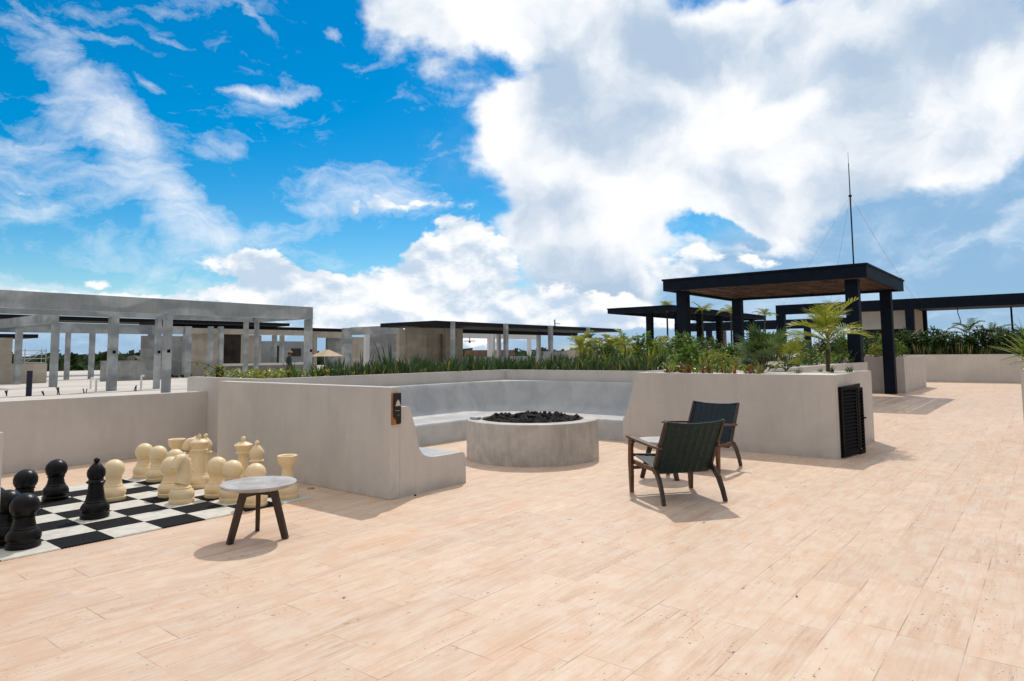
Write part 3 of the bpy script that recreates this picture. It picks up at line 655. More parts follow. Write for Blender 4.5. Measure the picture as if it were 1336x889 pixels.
def knight_mb():
    m_ = MB().lathe(BASE+[(0.070,0.172),(0.062,0.19),(0.0,0.192)], 36)
    # neck and head as one lofted shape in the local YZ plane, muzzle towards +Y
    ctr = [(0.010,0.175,0.078,0.082),(-0.012,0.225,0.070,0.084),(-0.030,0.285,0.062,0.084),(-0.030,0.345,0.058,0.080),(-0.012,0.400,0.058,0.074),(0.020,0.436,0.056,0.064),(0.054,0.432,0.052,0.058),(0.082,0.404,0.047,0.052),(0.100,0.372,0.042,0.045),(0.110,0.348,0.034,0.034)]
    rings = []
    for i, (y, z, rx, rn) in enumerate(ctr):
        a = ctr[max(i-1,0)]; b = ctr[min(i+1,len(ctr)-1)]
        t = Vector((0, b[0]-a[0], b[1]-a[1])).normalized(); nrm = Vector((0, -t.z, t.y))
        rings.append([Vector((rx*math.cos(2*math.pi*k/16), y, z))+nrm*(rn*math.sin(2*math.pi*k/16)) for k in range(16)])
    m_.loft(rings)
    for sx in (-1, 1): m_.loft([[(sx*0.03+0.014*math.cos(q), 0.0+0.014*math.sin(q), 0.44) for q in (0,2.1,4.2)], [(sx*0.032+0.002*math.cos(q), -0.004+0.002*math.sin(q), 0.49) for q in (0,2.1,4.2)]])
    crest = [(-0.085,0.20),(-0.108,0.25),(-0.116,0.30),(-0.112,0.35),(-0.092,0.40),(-0.060,0.445),(-0.020,0.475)]
    for k, (y, z) in enumerate(crest):    # scalloped mane ridge
        m_.lathe([(0.0,-0.030),(0.018,-0.024),(0.026,0.0),(0.018,0.024),(0.0,0.030)], 10, 0.0, y+0.004, z)
    m_.lathe([(0.0,-0.008),(0.010,-0.004),(0.010,0.004),(0.0,0.008)], 8, 0.045, 0.055, 0.428).lathe([(0.0,-0.008),(0.010,-0.004),(0.010,0.004),(0.0,0.008)], 8, -0.045, 0.055, 0.428)
    return m_
PC = {}
def piece(kind, x, y, colr, label, rz=0.0):
    key = (kind, colr)
    if key not in PC:
        mb = {'pawn':pawn_mb,'rook':rook_mb,'bishop':bishop_mb,'queen':queen_mb,'king':king_mb,'knight':knight_mb}[kind]()
        o = mb.build('chess_'+kind, MT['ivory' if colr == 'w' else 'blackplastic'], smooth='auto')
        if kind == 'king':
            MB().box(-0.011,0.011,-0.011,0.011,0.54,0.60).box(-0.032,0.032,-0.0105,0.0105,0.564,0.584).build('cross', o.data.materials[0], o, bevel=0.003)
        PC[key] = o
    else: o = copy_tree(PC[key])
    o.location = (x, y, 0.0102); o.rotation_euler = (0, 0, rz)
    return tag(o, label, 'chess piece', 'giant chess pieces on the board')
piece('pawn', -8.88, 3.74, 'w', 'ivory chess pawn farthest left of the back row by the low wall')
piece('pawn', -8.50, 3.74, 'w', 'ivory chess pawn second from left in the back row')
piece('pawn', -8.02, 3.72, 'w', 'ivory chess pawn half hidden behind the knight and another pawn, below the flared rook')
piece('pawn', -7.46, 3.42, 'w', 'ivory chess pawn directly behind the left side of the ivory knight')
piece('knight', -7.05, 3.35, 'w', 'ivory chess knight with carved horse head at the centre of the board', R(200))
piece('rook', -8.80, 4.10, 'w', 'ivory flared chess rook at the far corner of the board near the low wall')
piece('knight', -8.35, 4.10, 'w', 'ivory chess knight mostly hidden behind the ivory king', R(180))
piece('king', -7.69, 3.84, 'w', 'tall ivory chess king with a small cross, next to the bench wall corner')
piece('bishop', -8.10, 4.12, 'w', 'ivory ball-topped chess bishop peeking out behind the ivory king')
piece('pawn', -7.03, 3.71, 'w', 'ivory chess pawn just right of the ivory king, in front of the wall')
piece('pawn', -6.68, 3.69, 'w', 'ivory chess pawn between the ivory king and the round side table')
piece('pawn', -6.29, 3.72, 'w', 'ivory chess pawn standing behind the round side table top')
piece('queen', -7.20, 4.10, 'w', 'ivory chess queen with flared crown against the long bench wall')
piece('bishop', -6.95, 4.12, 'w', 'ivory ball-topped chess bishop right of the queen against the bench wall')
piece('rook', -6.37, 4.13, 'w', 'ivory flared chess rook at the near right corner beside the side table')
piece('pawn', -7.76, 2.97, 'w', 'ivory chess pawn advanced alone beside the black bishop')
piece('bishop', -7.06, 2.55, 'b', 'black chess bishop standing out in the middle of the board')
piece('pawn', -8.29, 2.61, 'b', 'black chess pawn alone in the open left of the black bishop')
piece('pawn', -7.80, 2.20, 'b', 'black chess pawn second from the low wall behind the near black pawn')
piece('pawn', -6.44, 1.82, 'b', 'large near black chess pawn at the front left edge of the board')
piece('pawn', -6.72, 1.78, 'b', 'black chess pawn just behind the nearest black pawn, its head showing')
piece('pawn', -7.02, 1.75, 'b', 'black chess pawn at the picture edge, half behind the wall end')

# ------------------------------------------------------------------ side tables and lounge chairs
def side_table(loc, rz, label):
    t = empty('side_table', loc, rz, label, 'side table', 'round three-legged side tables')
    MB().lathe([(0.0,0.418),(0.280,0.418),(0.298,0.430),(0.302,0.446),(0.299,0.450),(0.0,0.450)], 56).build('table_top', MT['stone'], t, smooth='auto')
    for k in range(3):
        a = R(90+120*k); ca, sa = math.cos(a), math.sin(a)
        MB().barpath([(0.245*ca, 0.245*sa, 0.0), (0.125*ca, 0.125*sa, 0.4175)], [(0.048,0.036),(0.056,0.040)], (-sa, ca, 0)).build('leg', MT['teakdark'], t, bevel=0.003)
    br = MB()
    for k in range(3):
        a = R(90+120*k); br.bar((0,0,0.385), (0.128*math.cos(a), 0.128*math.sin(a), 0.380), 0.036, 0.062)
    br.build('brace', MT['teakdark'], t)
    return t
side_table((-5.205, 3.11, 0), R(60), 'round stone-topped wooden side table by the chess board')
side_table((-3.72, 7.50, 0), R(10), 'round side table mostly hidden between the two lounge chairs')

def lounge_chair(loc, rz, label, cord):
    c = empty('lounge_chair', loc, rz, label, 'chair', 'cord lounge chairs by the fire pit')
    # local +Y is the front
    for sx in (-1, 1):
        X = sx*0.355
        MB().barpath([(X,0.350,0.0),(X,0.352,0.16),(X,0.356,0.32),(X,0.352,0.46),(X,0.340,0.535),(X,0.315,0.572)], [(0.036,0.042),(0.038,0.060),(0.038,0.074),(0.036,0.066),(0.036,0.075),(0.036,0.125)], (0,1,0)).build('front_leg', MT['teak'], c, bevel=0.004)
        MB().barpath([(sx*0.325,-0.10,0.335),(sx*0.328,-0.175,0.30),(sx*0.332,-0.25,0.225),(sx*0.336,-0.31,0.115),(sx*0.340,-0.352,0.0)], [(0.034,0.050),(0.034,0.058),(0.034,0.054),(0.034,0.046),(0.034,0.038)], (0,0,1)).build('rear_leg', MT['teakdark'], c, bevel=0.004)
        MB().barpath([(sx*0.332,0.345,0.325),(sx*0.328,0.10,0.315),(sx*0.325,-0.13,0.315)], [(0.030,0.042)]*3).build('side_rail', MT['teak'], c, bevel=0.003)
        MB().barpath([(X,0.415,0.588),(X,0.30,0.584),(X,0.05,0.566),(X-sx*0.018,-0.20,0.545),(X-sx*0.03,-0.285,0.542)], [(0.055,0.022),(0.075,0.024),(0.068,0.024),(0.050,0.024),(0.040,0.022)]).build('armrest', MT['teak'], c, bevel=0.004)
        MB().barpath([(sx*0.318,-0.105,0.285),(sx*0.318,-0.215,0.50),(sx*0.318,-0.335,0.70),(sx*0.318,-0.400,0.815)], [(0.030,0.040),(0.030,0.040),(0.028,0.036),(0.026,0.032)], (0,1,0)).build('back_post', MT['teakdark'], c, bevel=0.003)
    MB().bar((-0.34,0.34,0.262),(0.34,0.34,0.262),0.028,0.034).build('cross_rail', MT['teak'], c, bevel=0.003)
    MB().bar((-0.31,-0.085,0.275),(0.31,-0.085,0.275),0.028,0.034).build('cross_rail', MT['teak'], c, bevel=0.003)
    # woven seat and back: rows of cord over a sagging sheet
    def woven(name, p0, p1, sag, nx, ny, nrm):
        m_ = MB(); p0 = Vector(p0); p1 = Vector(p1); nrm = Vector(nrm)
        for face in (0.004, -0.004):
            vs = []
            for j in range(ny+1):
                for i in range(nx+1):
                    u, v = i/nx, j/ny
                    x = -0.318+0.636*u
                    s_ = sag*(1-(2*u-1)**2)
                    w = 0.0035*math.sin(math.pi*j)*0 + 0.004*((i % 2)-0.5)
                    if 4 <= (i % 6) <= 5: w -= 0.003
                    p = p0.lerp(p1, v); p = Vector((x, p.y, p.z))+nrm*(s_+w+face)
                    vs.append(p)
            fs = [(j*(nx+1)+i, j*(nx+1)+i+1, (j+1)*(nx+1)+i+1, (j+1)*(nx+1)+i) for j in range(ny) for i in range(nx)]
            m_.add(vs, fs)
        return m_.build(name, cord, c, fix=False)
    woven('seat', (0,0.355,0.395), (0,-0.10,0.325), -0.022, 48, 4, (0,0,1))
    woven('backrest', (0,-0.095,0.285), (0,-0.398,0.808), -0.030, 48, 6, (0,0.86,0.5))
    MB().tube([(-0.318,-0.402,0.806),(-0.16,-0.424,0.789),(0,-0.430,0.783),(0.16,-0.424,0.789),(0.318,-0.402,0.806)], 0.013, 8).build('cord_roll', cord, c, smooth=True)
    MB().tube([(-0.318,-0.092,0.285),(0,-0.10,0.270),(0.318,-0.092,0.285)], 0.013, 8).build('cord_roll', cord, c, smooth=True)
    MB().tube([(-0.33,0.352,0.394),(0,0.352,0.378),(0.33,0.352,0.394)], 0.016, 8).build('seat_front_roll', cord, c, smooth=True)
    return c
lounge_chair((-3.115, 6.62, 0), R(53.6), 'green cord lounge chair with dark wood frame, nearer to the camera and seen from behind', MT['weave'])
lounge_chair((-3.62, 8.52, 0), R(177), 'blue cord lounge chair with dark wood frame, farther chair against the planter wall', MT['weaveblue'])

# small spotlight set in the paving by the bench wall
sp = empty('floor_spotlight', (-6.60, 4.585, 0), 0, 'tiny brass floor spotlight at the foot of the long bench wall', 'light')
MB().lathe([(0.0,0.0),(0.040,0.0),(0.040,0.006),(0.034,0.010),(0.0,0.010)], 20).build('trim', MT['brass'], sp)
MB().lathe([(0.0,0.0102),(0.022,0.0102),(0.02,0.018),(0.0,0.020)], 16).build('lens', MT['stone'], sp)

# ------------------------------------------------------------------ pergolas
def pergola(label, x0, x1, y0, y1, zu, zt, posts, ps, nst, slats=True):
    cx, cy = (x0+x1)/2, (y0+y1)/2
    p = empty('pergola', (cx, cy, 0), 0, label, 'pergola', )
    f = MB(); t = 0.12
    f.box(x0-cx, x1-cx, y0-cy, y0-cy+t, zu, zt-0.06).box(x0-cx, x1-cx, y1-cy-t, y1-cy, zu, zt-0.06)
    f.box(x0-cx, x0-cx+t, y0-cy+t+0.002, y1-cy-t-0.002, zu, zt-0.06).box(x1-cx-t, x1-cx, y0-cy+t+0.002, y1-cy-t-0.002, zu, zt-0.06)
    f.build('fascia', MT['steel'], p, bevel=0.006)
    if slats:
        X_, Y_ = (x1-x0)/2+0.03, (y1-y0)/2+0.03; rm = MB(); q_ = 0.30
        rm.box(-X_, X_, -Y_, -Y_+q_, zt-0.058, zt).box(-X_, X_, Y_-q_, Y_, zt-0.058, zt).box(-X_, -X_+q_, -Y_+q_, Y_-q_, zt-0.058, zt).box(X_-q_, X_, -Y_+q_, Y_-q_, zt-0.058, zt)
        rm.build('roof_rim', MT['steel'], p)
    else:
        MB().box(x0-cx-0.03, x1-cx+0.03, y0-cy-0.03, y1-cy+0.03, zt-0.058, zt).build('roof_sheet', MT['steel'], p, bevel=0.004)
    b = MB()
    for k in range(nst): 
        yy = y0-cy+(k+1)*(y1-y0)/(nst+1); b.box(x0-cx+t+0.002, x1-cx-t-0.002, yy-0.05, yy+0.05, zu+0.125, zu+0.27)
    b.build('joist', MT['steel'], p)
    if slats:
        s_ = MB(); rs = random.Random(11)
        xx = x0-cx+t+0.02
        while xx < x1-cx-t-0.03:
            w = rs.uniform(0.03, 0.055)
            z_ = zu+0.10+rs.uniform(-0.010, 0.010); yy = y0-cy+t+0.01
            s_.bar((xx, yy, z_), (xx+rs.uniform(-0.02,0.02), y1-cy-t-0.01, z_+rs.uniform(-0.01,0.01)), w, 0.02)
            xx += w+rs.choice((0.0005,0.002,0.004,0.008,0.022))
        s_.build('stick_ceiling', MT['slatwood'], p)
    for (px_, py_) in posts:
        MB().box(-ps/2, ps/2, -ps/2, ps/2, 0, zu+0.002).build('post', MT['steel'], p, bevel=0.006, loc=(px_-cx, py_-cy, 0))
    return p
pergola('near dark blue steel pergola with stick ceiling and four square posts', -10.03, -3.87, 20.65, 26.72, 3.53, 3.93, [(-4.35,21.15),(-9.55,21.15),(-9.55,26.2),(-4.35,26.2)], 0.34, 5)
pergola('long dark steel pergola with vine-wrapped posts behind the nearer pergola', -18.3, -14.6, 31.0, 45.2, 3.55, 3.84, [(-16.4,32.1),(-15.2,33.0),(-15.25,35.9),(-15.25,38.7),(-15.25,41.4),(-15.25,44.3)], 0.30, 9, False)

# ------------------------------------------------------------------ building across the far end (right)
rb_ = empty('roof_pavilion', (-4.0, 47.5, 0), 0, 'long dark blue framed pavilion with white wall at the far right', 'building')
def rbox(name, m, *bb, bevel=0.0, par=None):
    par = par or rb_
    w = par.location
    mb = MB()
    for b_ in bb: mb.box(b_[0]-w.x, b_[1]-w.x, b_[2]-w.y, b_[3]-w.y, b_[4], b_[5])
    return mb.build(name, MT[m], par, bevel=bevel)
rbox('roof_beam', 'steel', (-13.9, 9.0, 45.0, 45.4, 3.86, 4.48))
rbox('roof_slab', 'steel', (-11.9, 9.0, 45.403, 49.8, 3.95, 4.40))
rbox('soffit', 'slatwood', (-11.9, -6.6, 45.403, 49.6, 3.90, 3.946))
rbox('wall', 'stucco_white', (-9.85, -6.55, 46.6, 46.85, 2.78, 3.89), (-9.85, -9.17, 46.6, 46.85, 0.0, 2.776))
rbox('door_opening', 'dark_void', (-9.165, -6.55, 46.9, 47.0, 0.0, 2.90))
rbox('post', 'steel', (-13.9, -13.38, 45.003, 45.4, 0.0, 3.857))
rbox('post', 'steel', (-6.53, -6.10, 45.003, 45.4, 0.0, 3.857))
rbox('post', 'steel', (-6.35, -6.0, 49.4, 49.8, 0.0, 3.945))
sp_ = MB()
for k in range(20): sp_.box(-6.32+4.0, -6.20+4.0, 45.42+k*0.198-47.5, 45.42+k*0.198+0.175-47.5, 0.0, 3.93)
sp_.build('slat_panel', MT['panelcream'], rb_)
rbox('thin_post', 'steel', (-1.72, -1.62, 49.2, 49.3, 0.0, 3.94))
wr_ = MB().tube([(-4.18+4.0, 47.6-47.5, 3.95), (-4.16+4.0, 47.6-47.5, 3.6), (-4.08+4.0, 47.6-47.5, 3.3), (-4.05+4.0, 47.6-47.5, 3.02)], 0.025, 6); wr_.build('hanging_cable', MT['blackmetal'], rb_)
sg = empty('exit_sign', (-9.42, 46.56, 2.74), 0, 'small green exit sign with white figure on the white pavilion wall', 'sign')
MB().box(-0.16, 0.16, -0.01, 0.03, -0.16, 0.16).build('panel', MT['signgreen'], sg)
MB().box(-0.11, 0.0, -0.014, -0.0105, -0.10, 0.10).box(0.02, 0.11, -0.014, -0.0105, 0.02, 0.10).build('pictogram', MT['white'], sg)
fr2 = empty('steel_frame', (-18.0, 62.0, 0), 0, 'dark blue steel portal frame behind the long pergola', 'frame')
rbox('beam', 'steel', (-29.0, -9.0, 62.0, 62.5, 3.46, 4.28), par=fr2)
for a_, b_ in ((-25.77,-25.31), (-16.83,-16.32), (-12.2,-11.7)): rbox('post', 'steel', (a_, b_, 62.003, 62.45, 0.0, 3.457), par=fr2)
# red cabinet by the long pergola
cbx = empty('fire_hose_cabinet', (-19.3, 49.5, 0), 0, 'narrow dark red cabinet standing between the vine-wrapped posts', 'cabinet')
MB().box(-0.26, 0.26, -0.2, 0.2, 0.0, 3.05).build('body', MT['brick'], cbx, bevel=0.02)
MB().box(-0.16, 0.02, -0.21, -0.2005, 2.35, 2.75).build('label_plate', MT['white'], cbx)
hz = MB().box(-36, -25, 92, 95, 0, 1.75).box(-33.6,-33.0,91.9,91.99,0.2,1.6).box(-31,-30.4,91.9,91.99,0.2,1.6).box(-28,-27.4,91.9,91.99,0.2,1.6)
hb_ = empty('distant_building', (-30, 93, 0), 0, 'small grey distant block seen between the pergola posts', 'building')
MB().box(-7, 6, -1.5, 1.5, -0.004, 1.75).build('wall', MT['farglass'], hb_)
for k in range(5): MB().box(-5.5+k*2.4, -4.3+k*2.4, -1.56, -1.503, 0.5, 1.4).build('window', MT['dark_void'], hb_)

# mast with guy wires on the far roof
ms = empty('antenna_mast', (-9.73, 48.0, 4.40), 0, 'thin tall antenna mast with guy wires rising behind the pergola', 'antenna')
MB().tube([(0,0,0),(0,0,7.25)], 0.045, 8).tube([(0,0,7.25),(0,0,9.45)], [0.034,0.026], 8).tube([(0,0,9.45),(0,0,10.2)], 0.012, 6).build('pole', MT['steel_dark'], ms)
MB().lathe([(0.0,7.2),(0.10,7.2),(0.10,7.32),(0.0,7.32)], 10).build('collar', MT['steel_dark'], ms)
for ex, ey in ((-3.9, -2.6), (-2.0, 1.6), (3.6, -2.5), (3.3, 1.6)):
    MB().tube([(0,0,7.25),(ex*0.5,ey*0.5,3.5),(ex,ey,0.0)], 0.006, 4).build('guy_wire', MT['metal'], ms)
MB().lathe([(0.0,-0.12),(0.07,-0.06),(0.09,0.0),(0.07,0.06),(0.0,0.12)], 8).build('insulator', MT['blackmetal'], ms, loc=(2.95, -2.05, 1.31))

# ------------------------------------------------------------------ unfinished buildings on the concrete deck
def bld(name, label, loc): return empty(name, (*loc, 0), 0, label, 'building')
def parts(par, items):
    for it in items:
        nm, m = it[0], it[1]
        if nm in ('column', 'pier'):
            it = list(it); it[4] += min(0.155, (it[5]-it[4])*0.5)
        rbox(nm, m, it[2:], par=par)
A = bld('concrete_frame', 'nearest unfinished grey concrete frame with long roof beam on the left deck', (-30.0, 12.0))
parts(A, [('beam','rawgrey',-28.35,-28.0,-6.0,19.42,3.24,3.84),
 ('beam','rawgrey',-33.05,-32.7,-6.0,19.0,3.29,3.80),
 ('beam','rawgrey',-33.05,-28.353,19.08,19.40,3.262,3.80),
 ('column','rawgrey',-28.40,-28.004,12.36,12.73,0,3.236),('column','rawgrey',-28.50,-28.004,19.12,19.415,0,3.236),('column','rawgrey',-28.4,-28.004,5.6,5.97,0,3.236),
 ('column','rawgrey',-33.05,-32.704,12.02,12.50,0,3.286),('column','rawgrey',-33.05,-32.704,14.04,14.37,0,3.286),('column','rawgrey',-33.0,-32.704,18.50,18.78,0,3.286),('column','rawgrey',-33.0,-32.704,19.14,19.38,0,3.258),('column','rawgrey',-33.05,-32.704,6.4,6.8,0,3.286)])
for x_, y_ in ((-28.0,12.60),(-28.0,19.34),(-32.7,12.33),(-32.7,14.27)):
    MB().box(-0.02, 0.012, -0.06, 0.06, -0.06, 0.06).build('socket_box', MT['blackmetal'], A, loc=(x_+30.0, y_-12.0, 1.72))
B = bld('concrete_frame', 'second grey concrete frame behind the nearest one, with the woods showing through', (-45.0, 14.0))
parts(B, [('column','rawgrey',-40.35,-40.0,12.02,12.46,0,3.3),('column','rawgrey',-46.35,-46.0,12.06,12.5,0,3.5),
 ('beam','rawgrey',-52.35,-52.0,4.0,22.39,3.16,3.84),
 ('beam','rawgrey',-51.997,-40.0,12.10,12.40,3.304,3.8) ,
 ('column','rawgrey',-52.35,-52.004,16.49,16.88,0,3.156),('column','rawgrey',-52.35,-52.004,17.95,18.38,0,3.156),('column','rawgrey',-52.35,-52.004,22.05,22.36,0,3.156),('column','rawgrey',-52.35,-52.004,9.5,9.9,0,3.156)])
C_ = bld('roof_canopy', 'flat dark roof canopy far behind the concrete frames', (-64.0, 21.0))
parts(C_, [('roof','steel_dark',-66.0,-62.0,8.0,28.3,4.50,4.83),('column','rawgrey',-65.6,-65.2,27.4,27.8,0,4.497),('column','rawgrey',-65.6,-65.2,9.0,9.4,0,4.497)])
D_ = bld('block_hut', 'tan block hut with dark flat roof at the far left picture edge', (-50.0, 12.6))
parts(D_, [('wall','rawtan',-50.6,-50.0,11.9,13.07,0,2.74),('roof','steel_dark',-53.5,-50.0,11.2,14.4,2.745,2.98),('wall','rawtan',-53.4,-53.0,11.9,13.07,0,2.74)])
o = MB().box(-47.4,-47.0,8.0,14.06,0,1.16).build('block_wall', MT['rawtan']); tag(o, 'low tan block wall in front of the tan hut on the left deck', 'wall')
o = MB().box(-46.3,-46.0,16.7,20.4,0.0,1.27).build('block_wall', MT['blockgrey']); tag(o, 'low grey block wall seen through the concrete frame, with woods above it', 'wall')
# scaffold
scf = empty('scaffold', (-49.0, 13.9, 0), 0, 'pale metal scaffold tower standing behind the low tan wall', 'scaffold')
mb = MB()
for x_ in (-0.4, 0.4):
    for y_ in (-0.55, 0.55): mb.tube([(x_,y_,0),(x_,y_,2.05)], 0.025, 6)
mb.build('upright', MT['metal'], scf)
mb = MB()
for z_ in (1.2, 1.45, 1.7, 1.95):
    for x_ in (-0.4, 0.4): mb.tube([(x_,-0.55,z_),(x_,0.55,z_)], 0.02, 6)
for x_ in (-0.4, 0.4): mb.tube([(x_,-0.55,1.2),(x_,0.55,1.95)], 0.018, 6)
mb.build('rung', MT['metal'], scf)
E_ = bld('block_building', 'half-built tan block building with dark doorway behind the concrete frame', (-50.5, 28.0))
parts(E_, [('pier','rawgrey',-48.4,-48.0,22.58,23.19,0,3.64),('slab','rawgrey',-48.35,-48.004,20.6,22.57,3.08,3.62),('back_wall','blockgrey',-50.6,-50.3,20.8,24.1,0,3.0),
 ('wall','rawtan',-50.3,-50.0,24.0,26.66,0,3.18),('wall','rawtan',-50.5,-50.2,28.35,29.95,0,3.16),('beam','rawtan',-50.1,-49.6,23.7,33.9,3.19,3.60),
 ('column','rawgrey',-46.4,-46.0,23.37,23.76,0,3.59),('column','rawgrey',-46.4,-46.0,24.09,24.49,0,3.61),('column','rawgrey',-52.4,-52.0,32.09,32.5,0,3.26),('column','rawgrey',-50.52,-50.12,31.63,32.02,0,3.188),
 ('dark_room','dark_void',-53.3,-53.0,26.5,30.4,0,3.4),('sill','slabdeck',-50.3,-49.6,26.06,33.85,0.72,0.90),('parapet','blockgrey',-50.2,-49.8,26.1,34.0,0,0.717),
 ('roof','steel_dark',-60.0,-54.0,24.5,35.0,4.16,4.42),('roof','steel_dark',-61.0,-56.0,25.4,43.05,3.72,4.155)])
F_ = bld('grey_building', 'distant grey flat-roofed building seen through the concrete frame openings', (-70.0, 44.5))
parts(F_, [('wall','farglass',-72.0,-70.0,40.5,48.0,0.0,3.16),('door','dark_void',-69.995,-69.9,43.1,44.1,0.0,2.6),('window','dark_void',-69.995,-69.9,45.6,46.9,1.4,2.3)])
G_ = bld('grey_shelter', 'low grey shelter with beige beam and tall pier right of the concrete frame', (-52.0, 40.0))
parts(G_, [('beam','rawtan',-55.4,-55.0,37.6,42.3,3.18,3.78),('column','rawtan',-55.0,-54.6,37.87,38.39,0,3.176),('wall','blockgrey',-55.5,-55.2,40.0,42.5,0,3.17),('pier','rawgrey',-50.6,-50.0,38.05,38.9,0,3.95),
 ('beam','rawgrey',-46.6,-40.3,36.0,36.4,3.19,3.83),('wall','rawtan',-52.3,-52.0,40.2,42.0,0,3.2),('column','stucco_white',-50.4,-50.0,40.41,41.0,0,3.4),('wall','blockgrey',-48.3,-48.0,39.57,42.7,0,3.54),('column','rawgrey',-40.7,-40.35,36.003,36.39,0,3.187)])
tn = empty('canvas_tent', (-46.0, 33.3, 0), 0, 'small tan pyramid canvas tent roof beyond the planter', 'tent')
tm = MB(); tm.add([(-1.0,-0.95,1.40),(1.0,-0.95,1.40),(1.0,0.95,1.40),(-1.0,0.95,1.40),(-0.15,-0.12,1.93),(0.15,-0.12,1.93),(0.15,0.12,1.93),(-0.15,0.12,1.93)], [(0,1,5,4),(1,2,6,5),(2,3,7,6),(3,0,4,7),(4,5,6,7),(3,2,1,0)]); tm.build('canopy', MT['canvas'], tn)
for x_ in (-0.92, 0.92):
    for y_ in (-0.88, 0.88): MB().tube([(x_,y_,0),(x_,y_,1.41)], 0.03, 6).build('pole', MT['metal'], tn)
H_ = bld('canopy_pavilion', 'unfinished tan pavilion under a wide black flat roof with grey columns, behind the bench', (-36.0, 44.0))
parts(H_, [('roof','steel_dark',-38.6,-32.86,32.6,58.2,3.50,3.80),('soffit_beam','steel_dark',-38.4,-37.8,36.0,58.0,3.22,3.497),('wall','rawtan',-36.3,-36.0,32.16,32.86,0,3.28),('wall','rawtan',-36.2,-35.9,32.87,34.72,0,3.40),('recess','rawtan',-36.75,-36.45,34.5,37.2,0,3.3),('wall','rawtan',-36.2,-35.9,36.69,38.65,0,3.45),('lintel','rawtan',-36.25,-35.95,34.73,36.68,3.02,3.44),
 ('beam','stucco_white',-42.3,-42.0,45.0,56.6,2.95,3.52)]+
 [('column','rawgrey',-32.855,-32.6,a_,b_,0,z_) for a_, b_, z_ in ((33.92,34.31,3.80),(39.78,40.25,3.80),(45.68,46.23,3.80),(51.62,52.07,3.80))]+
 [('column','stucco_white',-38.25,-38.0,45.36,45.89,0,3.20),('column','stucco_white',-38.25,-38.0,51.3,51.85,0,3.20),('column','stucco_white',-40.25,-40.0,46.98,47.47,0,3.44),('column','stucco_white',-42.25,-42.004,48.76,49.21,0,2.946),('column','stucco_white',-42.25,-42.004,55.04,55.63,0,2.946)])
vt = MB().tube([(-32.95+36, 47.0-44, 3.803), (-32.95+36, 47.0-44, 4.35)], 0.05, 8).tube([(-32.95+36, 47.0-44, 4.0), (-32.95+36, 47.8-44, 4.0)], 0.03, 6); vt.build('roof_vent', MT['steel_dark'], H_)
cf = MB().tube([(0,0,3.0),(0,0,2.72)], 0.04, 8).box(-0.7,0.7,-0.06,0.06,2.74,2.77).box(-0.06,0.06,-0.7,0.7,2.705,2.735).lathe([(0.0,2.55),(0.1,2.6),(0.1,2.70),(0.0,2.70)], 10); cf.build('ceiling_fan', MT['blackmetal'], H_, loc=(-42.15+36, 46.3-44, -0.06))
o = MB().box(-42.3,-42.0,45.2,60.0,0,1.2).build('block_wall', MT['rawgrey']); tag(o, 'long low grey wall under the black-roofed pavilion, woods above it', 'wall')
o = MB().box(-30.4,-30.0,41.7,45.75,0,1.63).build('block_wall', MT['blockgrey']); tag(o, 'taller grey block wall beside the pale planter box', 'wall')
o = MB().box(-61,-60,66,75.5,0,1.98).build('block_wall', MT['brick']); tag(o, 'far red-brown block wall seen through the pavilion columns', 'wall')
pbx = empty('planter_box', (-22.3, 35.4, 0), 0, 'tall pale concrete planter box with dark rim behind the sword plants', 'planter box')
MB().box(-0.3,0.3,-1.95,1.95,0,1.68).build('body', MT['rawtan'], pbx, bevel=0.01)
MB().box(-0.36,0.2,-1.5,1.78,1.682,1.80).build('rim', MT['steel_dark'], pbx)

# loose site things on the deck
pp = MB().tube([(0,0,0),(0,0,0.99)], 0.10, 14); tag(pp.build('pipe_stub', MT['pipeblue'], smooth='auto', loc=(-31.48, 8.84, 0)), 'thick dark blue pipe standing up from the deck at left', 'pipe')
for i, (x_, y_, h_) in enumerate(((-32.35,8.33,0.26),(-31.54,9.36,0.22),(-31.61,9.89,0.33),(-31.47,12.8,0.30),(-31.86,10.95,0.28))):
    rr = random.Random(i); m_ = MB()
    for k in range(3): m_.tube([(rr.uniform(-.05,.05), rr.uniform(-.05,.05), 0), (rr.uniform(-.09,.09), rr.uniform(-.09,.09), h_*rr.uniform(.6,1.05))], 0.018, 6)
    tag(m_.build('rebar_stub', MT['rust'], loc=(x_, y_, -0.004)), 'short dark rebar stub sticking out of the pale deck', 'rebar', 'rebar stubs on the deck')
for i, (x_, y_, h_) in enumerate(((-32.82,11.7,0.55),(-31.96,13.22,0.65),(-36.0,12.6,0.5))):
    tag(MB().tube([(0,0,0),(0,0,h_)], 0.045, 8).tube([(0,0,h_),(0,0.12,h_)], 0.05, 8).build('vent_pipe', MT['white'], smooth='auto', loc=(x_, y_, -0.004)), 'thin white capped pipe standing on the pale deck', 'pipe', 'white pipes on the deck')
rbm = MB(); rr = random.Random(9)
for k in range(26):
    x_, y_, s_ = rr.gauss(0,0.5), rr.gauss(0,0.5), rr.uniform(0.06,0.2)
    rbm.bar((x_,y_,s_*0.6), (x_+rr.uniform(-.5,.5), y_+rr.uniform(-.5,.5), s_*rr.uniform(0.5,3.0)), s_, s_*0.7)
tag(rbm.build('rubble', MT['dark_void'], loc=(-48.8, 22.0, -0.004)), 'dark rubble and scrap heap in front of the half-built block building', 'rubble', kind='stuff')

